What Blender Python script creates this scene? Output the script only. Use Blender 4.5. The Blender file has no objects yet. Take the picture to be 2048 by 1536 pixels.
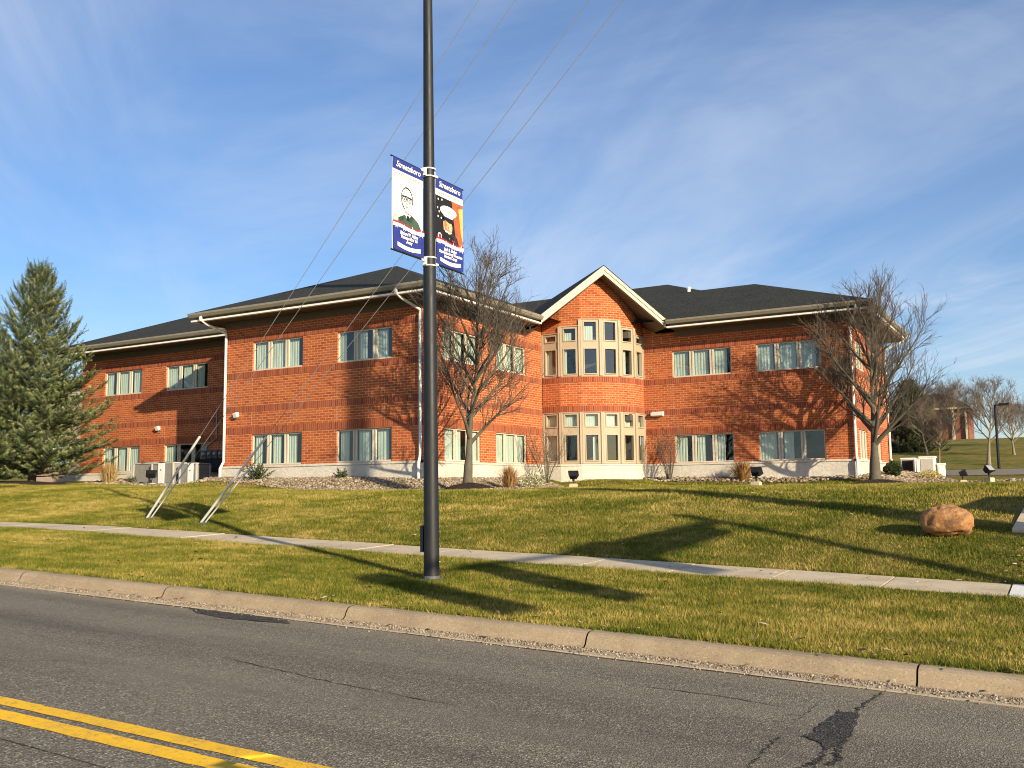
import bpy, math, random
import numpy as np
from mathutils import Vector, Matrix
R = math.radians
C = bpy.context.scene.collection
scene = bpy.context.scene

# ------------------------------------------------------------------ camera, sky, sun, exposure
cam_d = bpy.data.cameras.new('camera')
cam = bpy.data.objects.new('camera', cam_d); C.objects.link(cam)
cam_d.sensor_width = 36.0
cam_d.lens = 1916.926 * 36.0 / 2048.0
cam_d.clip_start = 0.1; cam_d.clip_end = 5000
_p, _y, _r = R(6.34395), R(-29.7431), R(-0.686097)
fw = Vector((math.sin(_y) * math.cos(_p), math.cos(_y) * math.cos(_p), math.sin(_p)))
rt = Vector((math.cos(_y), -math.sin(_y), 0)); up = rt.cross(fw)
r2 = math.cos(_r) * rt + math.sin(_r) * up
u2 = -math.sin(_r) * rt + math.cos(_r) * up
cam.matrix_world = Matrix(((r2.x, u2.x, -fw.x, 0), (r2.y, u2.y, -fw.y, 0), (r2.z, u2.z, -fw.z, 0), (0, 0, 0, 1)))
scene.camera = cam

SUN_EL = R(18.5)
SUN_H = Vector((2, -1, 0)).normalized()
SUN_DIR = Vector((SUN_H.x * math.cos(SUN_EL), SUN_H.y * math.cos(SUN_EL), math.sin(SUN_EL)))
sd = bpy.data.lights.new('sun', 'SUN'); sd.energy = 4.8; sd.angle = R(0.53); sd.color = (1.0, 0.85, 0.60)
sun = bpy.data.objects.new('sun', sd); C.objects.link(sun)
sun.rotation_euler = SUN_DIR.to_track_quat('Z', 'Y').to_euler()
sun.location = (40, -20, 40)

world = bpy.data.worlds.new('World'); scene.world = world
world.use_nodes = True
nt = world.node_tree; nt.nodes.clear()
def N(t, tree, **kw):
    n = tree.nodes.new(t)
    for k, v in kw.items(): setattr(n, k, v)
    return n
wo = N('ShaderNodeOutputWorld', nt); bg = N('ShaderNodeBackground', nt)
sky = N('ShaderNodeTexSky', nt, sky_type='NISHITA', sun_disc=False)
sky.sun_elevation = SUN_EL; sky.sun_rotation = math.atan2(SUN_H.x, SUN_H.y)
sky.air_density = 1.0; sky.dust_density = 0.6; sky.ozone_density = 2.2
bg.inputs['Strength'].default_value = 0.078
# thin cirrus: noise on the direction projected to a cloud deck
tc = N('ShaderNodeTexCoord', nt); sp = N('ShaderNodeSeparateXYZ', nt)
nt.links.new(tc.outputs['Generated'], sp.inputs[0])
zz = N('ShaderNodeMath', nt, operation='MAXIMUM'); zz.inputs[1].default_value = 0.03
nt.links.new(sp.outputs['Z'], zz.inputs[0])
za = N('ShaderNodeMath', nt, operation='ADD'); za.inputs[1].default_value = 0.12
nt.links.new(zz.outputs[0], za.inputs[0])
dx = N('ShaderNodeMath', nt, operation='DIVIDE'); dy = N('ShaderNodeMath', nt, operation='DIVIDE')
nt.links.new(sp.outputs['X'], dx.inputs[0]); nt.links.new(za.outputs[0], dx.inputs[1])
nt.links.new(sp.outputs['Y'], dy.inputs[0]); nt.links.new(za.outputs[0], dy.inputs[1])
cb = N('ShaderNodeCombineXYZ', nt)
nt.links.new(dx.outputs[0], cb.inputs[0]); nt.links.new(dy.outputs[0], cb.inputs[1])
def cloud(scale_xyz, rot, sc, detail, dist, lo, hi, off=(0, 0, 0)):
    m0 = N('ShaderNodeMapping', nt); m0.inputs['Rotation'].default_value = (0, 0, R(rot)); nt.links.new(cb.outputs[0], m0.inputs[0])
    mp = N('ShaderNodeMapping', nt); mp.inputs['Scale'].default_value = scale_xyz; mp.inputs['Location'].default_value = off
    nt.links.new(m0.outputs[0], mp.inputs[0])
    no = N('ShaderNodeTexNoise', nt); no.inputs['Scale'].default_value = sc
    no.inputs['Detail'].default_value = detail; no.inputs['Roughness'].default_value = 0.58
    no.inputs['Distortion'].default_value = dist
    nt.links.new(mp.outputs[0], no.inputs['Vector'])
    mr = N('ShaderNodeMapRange', nt, interpolation_type='SMOOTHSTEP')
    mr.inputs['From Min'].default_value = lo; mr.inputs['From Max'].default_value = hi
    nt.links.new(no.outputs['Fac'], mr.inputs['Value'])
    return mr.outputs[0]
c1 = cloud((0.8, 1.15, 1), 20, 0.9, 10, 0.9, 0.36, 0.82, (3.1, 1.2, 0))     # broad soft veil
c2 = cloud((2.3, 0.6, 1), -48, 0.9, 9, 1.1, 0.42, 0.82, (7.3, 0.4, 0))     # wisps combed by the wind
c3 = cloud((1.0, 1.0, 1), 0, 0.32, 3, 0.0, 0.35, 0.70, (1.7, 5.2, 0))       # where the wisps lie thick
w2 = N('ShaderNodeMath', nt, operation='MULTIPLY'); nt.links.new(c2, w2.inputs[0]); nt.links.new(c3, w2.inputs[1])
ad = N('ShaderNodeMath', nt, operation='MULTIPLY_ADD'); ad.inputs[1].default_value = 0.34; ad.inputs[2].default_value = 0.13
nt.links.new(c1, ad.inputs[0])
ml = N('ShaderNodeMath', nt, operation='MULTIPLY_ADD'); ml.inputs[1].default_value = 0.58; ml.use_clamp = True
nt.links.new(w2.outputs[0], ml.inputs[0]); nt.links.new(ad.outputs[0], ml.inputs[2])
mixc = N('ShaderNodeMixRGB', nt)
nt.links.new(ml.outputs[0], mixc.inputs['Fac'])
hs = N('ShaderNodeHueSaturation', nt); hs.inputs['Saturation'].default_value = 1.25
nt.links.new(sky.outputs[0], hs.inputs['Color'])
tn = N('ShaderNodeMixRGB', nt, blend_type='MULTIPLY'); tn.inputs[0].default_value = 1; tn.inputs[2].default_value = (0.92, 0.99, 1.16, 1)
nt.links.new(hs.outputs[0], tn.inputs[1]); nt.links.new(tn.outputs[0], mixc.inputs[1]); mixc.inputs[2].default_value = (5.7, 6.25, 7.1, 1)
nt.links.new(mixc.outputs[0], bg.inputs['Color']); nt.links.new(bg.outputs[0], wo.inputs[0])

vs = scene.view_settings
vs.view_transform = 'Standard'; vs.look = 'None'; vs.gamma = 1; vs.exposure = 0.8
scene.cycles.filter_width = 1.05; scene.cycles.max_bounces = 6; scene.cycles.transparent_max_bounces = 12

# ------------------------------------------------------------------ helpers
def new_obj(name, mesh, parent=None, loc=None):
    o = bpy.data.objects.new(name, mesh); C.objects.link(o)
    if parent: o.parent = parent
    if loc is not None: o.location = loc
    return o
def tag(o, label=None, cat=None, group=None, kind=None):
    if label: o['label'] = label
    if cat: o['category'] = cat
    if group: o['group'] = group
    if kind: o['kind'] = kind
    return o
def empty(name, loc, label, cat, group=None, rz=0):
    o = bpy.data.objects.new(name, None); C.objects.link(o)
    o.location = loc; o.rotation_euler = (0, 0, rz); o.empty_display_size = 0.2
    return tag(o, label, cat, group)
def copy_tree(o, parent=None):
    c = o.copy(); C.objects.link(c)
    if parent: c.parent = parent
    for ch in o.children: copy_tree(ch, c)
    return c

class MB:
    def __init__(s): s.v = []; s.f = []; s.uv = []; s.m = []
    def face(s, pts, uv=None, mi=0):
        i = len(s.v); s.v += [tuple(p) for p in pts]
        s.f.append(tuple(range(i, i + len(pts))))
        s.uv += list(uv) if uv else [(p[0] + p[1], p[2]) for p in pts]
        s.m.append(mi)
    def box(s, x0, y0, z0, x1, y1, z1, M=None, mi=0):
        P = [Vector((x, y, z)) for z in (z0, z1) for y in (y0, y1) for x in (x0, x1)]
        if M is not None: P = [M @ p for p in P]
        for q in ((0, 2, 3, 1), (4, 5, 7, 6), (0, 1, 5, 4), (2, 6, 7, 3), (0, 4, 6, 2), (1, 3, 7, 5)):
            s.face([P[k] for k in q], mi=mi)
    def tube(s, pts, rad, n=8, cap=True, mi=0):
        pts = [Vector(p) for p in pts]
        if not hasattr(rad, '__len__'): rad = [rad] * len(pts)
        rings = []; d0 = None
        for k, p in enumerate(pts):
            d = (pts[min(k + 1, len(pts) - 1)] - pts[max(k - 1, 0)]).normalized()
            if d0 is None:
                a = Vector((0, 0, 1)) if abs(d.z) < 0.9 else Vector((1, 0, 0))
                x = d.cross(a).normalized()
            else:
                x = (x - d * x.dot(d)).normalized()
            d0 = d; y = d.cross(x)
            rings.append([p + (x * math.cos(2 * math.pi * j / n) + y * math.sin(2 * math.pi * j / n)) * rad[k] for j in range(n)])
        b = len(s.v)
        for r in rings: s.v += [tuple(q) for q in r]
        for k in range(len(rings) - 1):
            for j in range(n):
                s.f.append((b + k * n + j, b + k * n + (j + 1) % n, b + (k + 1) * n + (j + 1) % n, b + (k + 1) * n + j))
                for t in ((j / n, k), ((j + 1) / n, k), ((j + 1) / n, k + 1), (j / n, k + 1)): s.uv.append(t)
                s.m.append(mi)
        if cap:
            s.f.append(tuple(b + j for j in reversed(range(n)))); s.uv += [(0, 0)] * n; s.m.append(mi)
            e = b + (len(rings) - 1) * n
            s.f.append(tuple(e + j for j in range(n))); s.uv += [(0, 0)] * n; s.m.append(mi)
    def lathe(s, prof, n=20, M=None, mi=0):
        b = len(s.v); M = M or Matrix()
        for r, z in prof:
            for j in range(n):
                s.v.append(tuple(M @ Vector((r * math.cos(2 * math.pi * j / n), r * math.sin(2 * math.pi * j / n), z))))
        for k in range(len(prof) - 1):
            for j in range(n):
                s.f.append((b + k * n + j, b + k * n + (j + 1) % n, b + (k + 1) * n + (j + 1) % n, b + (k + 1) * n + j))
                s.uv += [(0, 0)] * 4; s.m.append(mi)
        s.f.append(tuple(b + j for j in reversed(range(n)))); s.uv += [(0, 0)] * n; s.m.append(mi)
        e = b + (len(prof) - 1) * n
        s.f.append(tuple(e + j for j in range(n))); s.uv += [(0, 0)] * n; s.m.append(mi)
    def prism(s, poly, z0, z1, M=None, mi=0):
        """poly (x,y) counter-clockwise extruded z0..z1 under M"""
        M = M or Matrix(); n = len(poly)
        a = [M @ Vector((p[0], p[1], z0)) for p in poly]; c = [M @ Vector((p[0], p[1], z1)) for p in poly]
        s.face(list(reversed(a)), mi=mi); s.face(c, mi=mi)
        for k in range(n): s.face([a[k], a[(k + 1) % n], c[(k + 1) % n], c[k]], mi=mi)
    def build(s, name, mat, parent=None, smooth=False, loc=None):
        me = bpy.data.meshes.new(name)
        v = s.v
        if loc is not None: v = [(p[0] - loc[0], p[1] - loc[1], p[2] - loc[2]) for p in v]
        me.from_pydata(v, [], s.f)
        uvl = me.uv_layers.new(name='UVMap')
        uvl.data.foreach_set('uv', np.array(s.uv, dtype=np.float32).ravel())
        for m in (mat if isinstance(mat, (list, tuple)) else [mat]): me.materials.append(m)
        me.polygons.foreach_set('material_index', s.m)
        if smooth: me.polygons.foreach_set('use_smooth', [True] * len(s.f))
        me.update()
        return new_obj(name, me, parent, loc)

def np_mesh(name, verts, faces, mat, parent=None, tint=None, smooth=False, loc=None, kind=None):
    """verts (n,3), faces (m,k) of one size, optional per-vertex float attribute 'tint'"""
    me = bpy.data.meshes.new(name)
    nv, (nf, k) = len(verts), faces.shape
    me.vertices.add(nv); me.vertices.foreach_set('co', np.asarray(verts, np.float32).ravel())
    me.loops.add(nf * k); me.loops.foreach_set('vertex_index', faces.astype(np.int32).ravel())
    me.polygons.add(nf)
    me.polygons.foreach_set('loop_start', np.arange(0, nf * k, k, dtype=np.int32))
    if smooth: me.polygons.foreach_set('use_smooth', np.ones(nf, dtype=bool))
    me.update(calc_edges=True)
    if tint is not None:
        a = me.attributes.new('tint', 'FLOAT', 'POINT'); a.data.foreach_set('value', np.asarray(tint, np.float32))
    me.materials.append(mat); me.validate()
    return new_obj(name, me, parent, loc)

# ------------------------------------------------------------------ materials
class Mat:
    def __init__(s, name):
        s.m = bpy.data.materials.new(name); s.m.use_nodes = True
        s.t = s.m.node_tree; s.b = s.t.nodes['Principled BSDF']; s.o = s.t.nodes['Material Output']
        s.b.inputs['Specular IOR Level'].default_value = 0.3
    def n(s, t, **kw): return N(t, s.t, **kw)
    def l(s, a, b): s.t.links.new(a, b)
    def coord(s, which='Object', scale=(1, 1, 1), rot=(0, 0, 0)):
        c = s.n('ShaderNodeTexCoord'); mp = s.n('ShaderNodeMapping')
        mp.inputs['Scale'].default_value = scale; mp.inputs['Rotation'].default_value = rot
        s.l(c.outputs[which], mp.inputs[0]); return mp.outputs[0]
    def geo(s, scale=(1, 1, 1)):
        c = s.n('ShaderNodeNewGeometry'); mp = s.n('ShaderNodeMapping'); mp.inputs['Scale'].default_value = scale
        s.l(c.outputs['Position'], mp.inputs[0]); return mp.outputs[0]
    def noise(s, vec, scale, detail=4, rough=0.55, dist=0):
        n = s.n('ShaderNodeTexNoise'); n.inputs['Scale'].default_value = scale; n.inputs['Detail'].default_value = detail
        n.inputs['Roughness'].default_value = rough; n.inputs['Distortion'].default_value = dist
        if vec is not None: s.l(vec, n.inputs['Vector'])
        return n.outputs['Fac']
    def vor(s, vec, scale, feature='F1', out='Distance', rnd=1.0):
        n = s.n('ShaderNodeTexVoronoi', feature=feature); n.inputs['Scale'].default_value = scale
        n.inputs['Randomness'].default_value = rnd
        s.l(vec, n.inputs['Vector']); return n.outputs[out]
    def ramp(s, fac, stops):
        r = s.n('ShaderNodeValToRGB'); e = r.color_ramp.elements
        while len(e) < len(stops): e.new(0.5)
        for k, (p, c) in enumerate(stops):
            e[k].position = p; e[k].color = (*c, 1) if hasattr(c, '__len__') else (c, c, c, 1)
        s.l(fac, r.inputs[0]); return r.outputs[0]
    def rng(s, fac, a, b, c=0.0, d=1.0):
        r = s.n('ShaderNodeMapRange'); s.l(fac, r.inputs['Value'])
        for k, v in zip(('From Min', 'From Max', 'To Min', 'To Max'), (a, b, c, d)): r.inputs[k].default_value = v
        return r.outputs[0]
    def mix(s, fac, a, b, mode='MIX'):
        m = s.n('ShaderNodeMixRGB', blend_type=mode)
        for i, x in zip((0, 1, 2), (fac, a, b)):
            if hasattr(x, 'is_output') or isinstance(x, bpy.types.NodeSocket): s.l(x, m.inputs[i])
            elif hasattr(x, '__len__'): m.inputs[i].default_value = (*x, 1)
            else: m.inputs[i].default_value = x if i == 0 else (x, x, x, 1)
        return m.outputs[0]
    def math(s, op, a, b=None):
        m = s.n('ShaderNodeMath', operation=op)
        for i, x in enumerate((a, b)):
            if x is None: continue
            if isinstance(x, bpy.types.NodeSocket): s.l(x, m.inputs[i])
            else: m.inputs[i].default_value = x
        return m.outputs[0]
    def attr(s, name='tint'):
        a = s.n('ShaderNodeAttribute', attribute_name=name); return a.outputs['Fac']
    def color(s, x):
        if isinstance(x, bpy.types.NodeSocket): s.l(x, s.b.inputs['Base Color'])
        else: s.b.inputs['Base Color'].default_value = (*x, 1)
        return s
    def rough(s, x):
        if isinstance(x, bpy.types.NodeSocket): s.l(x, s.b.inputs['Roughness'])
        else: s.b.inputs['Roughness'].default_value = x
        return s
    def bump(s, h, strength=0.4, dist=0.02):
        b = s.n('ShaderNodeBump'); b.inputs['Strength'].default_value = strength; b.inputs['Distance'].default_value = dist
        s.l(h, b.inputs['Height']); s.l(b.outputs[0], s.b.inputs['Normal']); return s
    def set(s, **kw):
        for k, v in kw.items(): s.b.inputs[k.replace('_', ' ')].default_value = v
        return s

def simple(name, col, rough=0.6, var=0.12, scale=6, metal=0.0, bump=0.0):
    m = Mat(name); g = m.geo()
    n = m.noise(g, scale, 5)
    a = tuple(c * (1 - var) for c in col); b = tuple(min(1, c * (1 + var)) for c in col)
    m.color(m.ramp(n, [(0.3, a), (0.7, b)])); m.rough(rough); m.set(Metallic=metal)
    if bump: m.bump(m.noise(g, scale * 6, 3), bump, 0.01)
    return m.m

def brick_mat(name, bw, bh, cols, mortar, msize=0.011, offset=0.5, bump=0.35):
    m = Mat(name); uv = m.coord('UV')
    b = m.n('ShaderNodeTexBrick'); b.offset = offset; b.squash = 1.0
    b.inputs['Scale'].default_value = 1.0; b.inputs['Brick Width'].default_value = bw; b.inputs['Row Height'].default_value = bh
    b.inputs['Mortar Size'].default_value = msize; b.inputs['Mortar Smooth'].default_value = 0.2; b.inputs['Bias'].default_value = 0.0
    b.inputs['Color1'].default_value = (0, 0, 0, 1); b.inputs['Color2'].default_value = (1, 1, 1, 1); b.inputs['Mortar'].default_value = (0.5, 0.5, 0.5, 1)
    m.l(uv, b.inputs['Vector'])
    c = m.ramp(b.outputs['Color'], cols)
    big = m.noise(uv, 0.7, 4); fine = m.noise(uv, 14, 4)
    c = m.mix(m.rng(fine, 0.3, 0.75, 0.0, 0.35), c, cols[0][1])
    c = m.mix(m.rng(big, 0.35, 0.75, 0.0, 0.22), c, tuple(x * 0.55 for x in cols[1][1]))
    c = m.mix(b.outputs['Fac'], c, mortar)
    m.color(c); m.rough(0.85)
    h = m.math('SUBTRACT', m.math('MULTIPLY', fine, 0.35), m.math('MULTIPLY', b.outputs['Fac'], 1.0))
    m.bump(h, bump, 0.012)
    return m.m

BR = [(0.0, (0.29, 0.058, 0.014)), (0.35, (0.40, 0.090, 0.021)), (0.85, (0.47, 0.122, 0.031)), (1.0, (0.27, 0.062, 0.020))]
M_brick = brick_mat('brick', 0.305, 0.1016, BR, (0.52, 0.29, 0.17), 0.010)
BS = [(0.0, (0.19, 0.040, 0.018)), (0.5, (0.31, 0.070, 0.024)), (1.0, (0.36, 0.092, 0.032))]
M_soldier = brick_mat('soldier_brick', 0.1016, 0.40, BS, (0.33, 0.18, 0.11), 0.009, 0.0)

def stone_mat():
    m = Mat('limestone'); uv = m.coord('UV')
    b = m.n('ShaderNodeTexBrick'); b.offset = 0.5
    b.inputs['Brick Width'].default_value = 0.61; b.inputs['Row Height'].default_value = 0.2; b.inputs['Mortar Size'].default_value = 0.008
    b.inputs['Color1'].default_value = (0.60, 0.55, 0.47, 1); b.inputs['Color2'].default_value = (0.70, 0.66, 0.58, 1); b.inputs['Mortar'].default_value = (0.42, 0.38, 0.32, 1)
    m.l(uv, b.inputs['Vector'])
    g = m.geo(); n = m.noise(g, 9, 6, 0.6); s = m.noise(g, 1.4, 4)
    c = m.mix(m.rng(n, 0.35, 0.7, 0, 0.4), b.outputs['Color'], (0.45, 0.41, 0.35))
    c = m.mix(m.rng(s, 0.5, 0.75, 0, 0.3), c, (0.36, 0.33, 0.28))
    m.color(c); m.rough(0.9)
    m.bump(m.math('SUBTRACT', n, m.math('MULTIPLY', b.outputs['Fac'], 0.5)), 0.8, 0.03)
    return m.m
M_stone = stone_mat()

def shingle_mat():
    m = Mat('shingles'); uv = m.coord('UV')
    b = m.n('ShaderNodeTexBrick'); b.offset = 0.37
    b.inputs['Brick Width'].default_value = 0.3; b.inputs['Row Height'].default_value = 0.14; b.inputs['Mortar Size'].default_value = 0.008
    b.inputs['Color1'].default_value = (0.012, 0.013, 0.012, 1); b.inputs['Color2'].default_value = (0.050, 0.052, 0.046, 1); b.inputs['Mortar'].default_value = (0.006, 0.006, 0.007, 1)
    m.l(uv, b.inputs['Vector'])
    n = m.noise(uv, 60, 3); n2 = m.noise(uv, 0.6, 4)
    c = m.mix(m.rng(n, 0.4, 0.7, 0, 0.5), b.outputs['Color'], (0.056, 0.056, 0.048))
    c = m.mix(m.rng(n2, 0.4, 0.7, 0, 0.35), c, (0.012, 0.015, 0.016)); n3 = m.noise(uv, 5, 4, 0.7)
    c = m.mix(m.rng(n3, 0.48, 0.66, 0, 0.75), c, (0.010, 0.012, 0.012)); n4 = m.noise(uv, 11, 3, 0.7); c = m.mix(m.rng(n4, 0.52, 0.70, 0, 0.6), c, (0.085, 0.086, 0.076))
    m.color(c); m.rough(0.95); m.set(Specular_IOR_Level=0.15)
    m.bump(b.outputs['Color'], 0.5, 0.02)
    return m.m
M_shingle = shingle_mat()

M_tan = simple('tan_trim', (0.50, 0.44, 0.34), 0.55, 0.06, 3)
M_taupe = simple('taupe_fascia', (0.24, 0.215, 0.165), 0.5, 0.08, 3)
M_cream = simple('cream_trim', (0.47, 0.415, 0.315), 0.5, 0.05, 3)
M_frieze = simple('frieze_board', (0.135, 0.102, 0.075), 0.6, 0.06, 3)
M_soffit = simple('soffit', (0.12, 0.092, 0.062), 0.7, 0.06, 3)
M_white = simple('white_metal', (0.76, 0.74, 0.68), 0.45, 0.05, 4)
M_frame = simple('window_frame', (0.55, 0.49, 0.39), 0.5, 0.05, 5)
M_bayframe = simple('bay_panel', (0.39, 0.315, 0.225), 0.55, 0.05, 2)
M_inner = simple('interior', (0.10, 0.09, 0.08), 0.9, 0.1, 2)
M_black = simple('black_metal', (0.012, 0.012, 0.014), 0.45, 0.2, 8)
M_grey = simple('grey_metal', (0.30, 0.30, 0.29), 0.5, 0.1, 6)
M_dgrey = simple('dark_grey_metal', (0.09, 0.09, 0.09), 0.5, 0.15, 6)
M_acgrey = simple('unit_grey', (0.44, 0.42, 0.38), 0.55, 0.08, 5)
M_acwhite = simple('unit_panel', (0.78, 0.77, 0.74), 0.5, 0.04, 5)
M_pole = None
def pole_mat():
    m = Mat('lamp_pole_paint'); g = m.geo()
    n = m.noise(g, 3, 6, 0.65); d = m.noise(m.geo((6, 6, 0.7)), 6, 4)
    c = m.ramp(n, [(0.3, (0.009, 0.010, 0.013)), (0.75, (0.016, 0.018, 0.022))])
    m.color(m.mix(m.rng(d, 0.55, 0.8, 0, 0.35), c, (0.026, 0.026, 0.026)))
    m.rough(m.rng(n, 0.3, 0.7, 0.42, 0.6)); m.set(Specular_IOR_Level=0.35)
    return m.m
M_pole = pole_mat()

def glass_mat(name, tint=(0.86, 0.92, 0.90), base=0.10):
    m = Mat(name); m.t.nodes.remove(m.b)
    tr = m.n('ShaderNodeBsdfTransparent'); tr.inputs[0].default_value = (*tint, 1)
    gl = m.n('ShaderNodeBsdfGlossy'); gl.inputs['Roughness'].default_value = 0.015; gl.inputs['Color'].default_value = (0.9, 0.97, 0.97, 1)
    ge = m.n('ShaderNodeNewGeometry'); dt = m.n('ShaderNodeVectorMath', operation='DOT_PRODUCT')
    m.l(ge.outputs['Incoming'], dt.inputs[0]); m.l(ge.outputs['Normal'], dt.inputs[1])
    k1 = m.math('SUBTRACT', 1.0, m.math('ABSOLUTE', dt.outputs['Value']))
    f = m.math('ADD', m.math('MULTIPLY', m.math('POWER', k1, 5.0), 0.8), base)
    wob = m.n('ShaderNodeBump'); wob.inputs['Strength'].default_value = 0.05; wob.inputs['Distance'].default_value = 0.05
    m.l(m.noise(m.geo(), 1.3, 2), wob.inputs['Height']); m.l(wob.outputs[0], gl.inputs['Normal'])
    mx = m.n('ShaderNodeMixShader'); m.l(f, mx.inputs[0]); m.l(tr.outputs[0], mx.inputs[1]); m.l(gl.outputs[0], mx.inputs[2])
    m.l(mx.outputs[0], m.o.inputs[0]); return m.m
M_glass = glass_mat('window_glass')

def curtain_mat():
    m = Mat('sheer_curtain'); g = m.geo((1, 1, 0.2)); n = m.noise(g, 6, 3)
    m.color(m.ramp(n, [(0.3, (0.40, 0.44, 0.39)), (0.7, (0.54, 0.58, 0.51))])); m.rough(0.9)
    m.set(Transmission_Weight=0.0); return m.m
M_curtain = curtain_mat()

def ground_mat():
    m = Mat('lawn'); g = m.geo()
    n1 = m.noise(g, 0.35, 5, 0.6); n2 = m.noise(g, 2.2, 5, 0.65); n3 = m.noise(g, 38, 3, 0.7); n4 = m.noise(m.geo((1, 3.2, 1)), 0.9, 5, 0.7)
    green = m.mix(n3, (0.060, 0.078, 0.009), (0.130, 0.140, 0.020))
    straw = m.mix(n3, (0.18, 0.130, 0.034), (0.32, 0.235, 0.070))
    f = m.rng(m.math('ADD', m.math('MULTIPLY', n1, 0.5), m.math('ADD', m.math('MULTIPLY', n2, 0.45), m.math('MULTIPLY', n4, 0.35))), 0.54, 0.77)
    c = m.mix(f, green, straw)
    m.color(c); m.rough(0.95); m.set(Specular_IOR_Level=0.1)
    m.bump(m.noise(g, 26, 4, 0.75), 1.0, 0.06); return m.m
M_lawn = ground_mat()

def blade_mat():
    m = Mat('grass_blades'); g = m.geo(); t = m.attr('tint')
    n1 = m.noise(g, 0.35, 5, 0.6); n2 = m.noise(g, 2.2, 5, 0.65); n4 = m.noise(m.geo((1, 3.2, 1)), 0.9, 5, 0.7)
    f = m.math('ADD', m.math('MULTIPLY', n1, 0.5), m.math('ADD', m.math('MULTIPLY', n2, 0.45), m.math('MULTIPLY', n4, 0.35)))
    sm = m.noise(g, 6.5, 4, .7); f = m.math('ADD', f, m.math('MULTIPLY', m.math('SUBTRACT', sm, 0.5), 0.28))
    f = m.rng(m.math('ADD', f, m.math('MULTIPLY', t, 0.26)), 0.61, 0.95)
    c = m.ramp(f, [(0.0, (0.045, 0.068, 0.008)), (0.40, (0.125, 0.140, 0.019)), (0.72, (0.27, 0.215, 0.042)), (1.0, (0.46, 0.34, 0.12))])
    m.color(c); m.rough(0.8); m.set(Specular_IOR_Level=0.06)
    return m.m
M_blade = blade_mat()

def asphalt_mat():
    m = Mat('asphalt'); g = m.geo()
    v = m.vor(g, 92, out='Color'); sp = m.n('ShaderNodeSeparateColor'); m.l(v, sp.inputs[0])
    v2 = m.noise(g, 150, 2, 0.6); big = m.noise(g, 0.5, 5, 0.6); streak = m.noise(m.geo((0.12, 1.4, 1)), 1.1, 5, 0.65)
    c = m.ramp(sp.outputs[0], [(0.0, (0.075, 0.066, 0.050)), (0.5, (0.170, 0.150, 0.114)), (0.86, (0.26, 0.228, 0.172)), (1.0, (0.50, 0.44, 0.34))])
    c = m.mix(m.rng(v2, 0.35, 0.7, 0, 0.45), c, (0.080, 0.071, 0.058))
    c = m.mix(m.rng(streak, 0.46, 0.70, 0, 0.6), c, (0.062, 0.056, 0.048))
    c = m.mix(m.rng(big, 0.5, 0.75, 0, 0.35), c, (0.22, 0.19, 0.145))
    gs = m.n('ShaderNodeSeparateXYZ'); m.l(g, gs.inputs[0])
    wob = m.math('ADD', gs.outputs['Y'], m.math('MULTIPLY', m.noise(m.geo((.25, .5, 1)), 1.0, 3), 0.9))
    for yc in (5.95, 7.65):      # wheel paths, polished a little lighter; oil line between them
        d_ = m.math('ABSOLUTE', m.math('SUBTRACT', wob, yc)); c = m.mix(m.rng(d_, .15, .55, .22, 0), c, (0.235, 0.205, 0.155))
    d_ = m.math('ABSOLUTE', m.math('SUBTRACT', wob, 6.85)); c = m.mix(m.math('MULTIPLY', m.rng(d_, .1, .5, .38, 0), m.noise(g, 1.3, 4)), c, (0.05, 0.046, 0.040))
    pt = m.noise(g, 3.5, 6, .75); c = m.mix(m.rng(pt, .58, .70, 0, .45), c, (0.050, 0.046, 0.040)); c = m.mix(m.rng(gs.outputs['Y'], 7.75, 8.4, 0, .40), c, (0.30, 0.245, 0.17))
    m.color(c); m.rough(0.9); m.set(Specular_IOR_Level=0.25)
    m.bump(m.math('ADD', m.vor(g, 92), m.math('MULTIPLY', v2, 0.4)), 0.9, 0.008); return m.m
M_asphalt = asphalt_mat()

def concrete_mat(name, a, b, dirt, ds=0.5):
    m = Mat(name); g = m.geo()
    n = m.noise(g, 30, 4, 0.7); n2 = m.noise(g, 1.6, 6, 0.65); v = m.vor(g, 90, out='Color'); sp = m.n('ShaderNodeSeparateColor'); m.l(v, sp.inputs[0])
    c = m.mix(n, a, b); c = m.mix(m.rng(n2, 0.42, 0.7, 0, ds), c, dirt)
    c = m.mix(m.rng(sp.outputs[1], 0.85, 1.0, 0, 0.5), c, tuple(x * 1.4 for x in b))
    c = m.mix(m.rng(sp.outputs[2], 0.88, 1.0, 0, 0.5), c, tuple(x * 0.4 for x in a))
    m.color(c); m.rough(0.92); m.bump(n, 0.35, 0.008); return m.m
M_walk = concrete_mat('sidewalk_concrete', (0.46, 0.375, 0.26), (0.58, 0.485, 0.345), (0.32, 0.255, 0.165), 0.75)
M_kerb = concrete_mat('kerb_concrete', (0.28, 0.212, 0.137), (0.38, 0.295, 0.195), (0.19, 0.14, 0.088), 0.7)
M_pan = concrete_mat('gutter_concrete', (0.36, 0.29, 0.20), (0.46, 0.38, 0.27), (0.25, 0.19, 0.12), 0.7)
M_newcon = concrete_mat('new_concrete', (0.62, 0.60, 0.56), (0.74, 0.72, 0.68), (0.55, 0.52, 0.47), 0.3)
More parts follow.
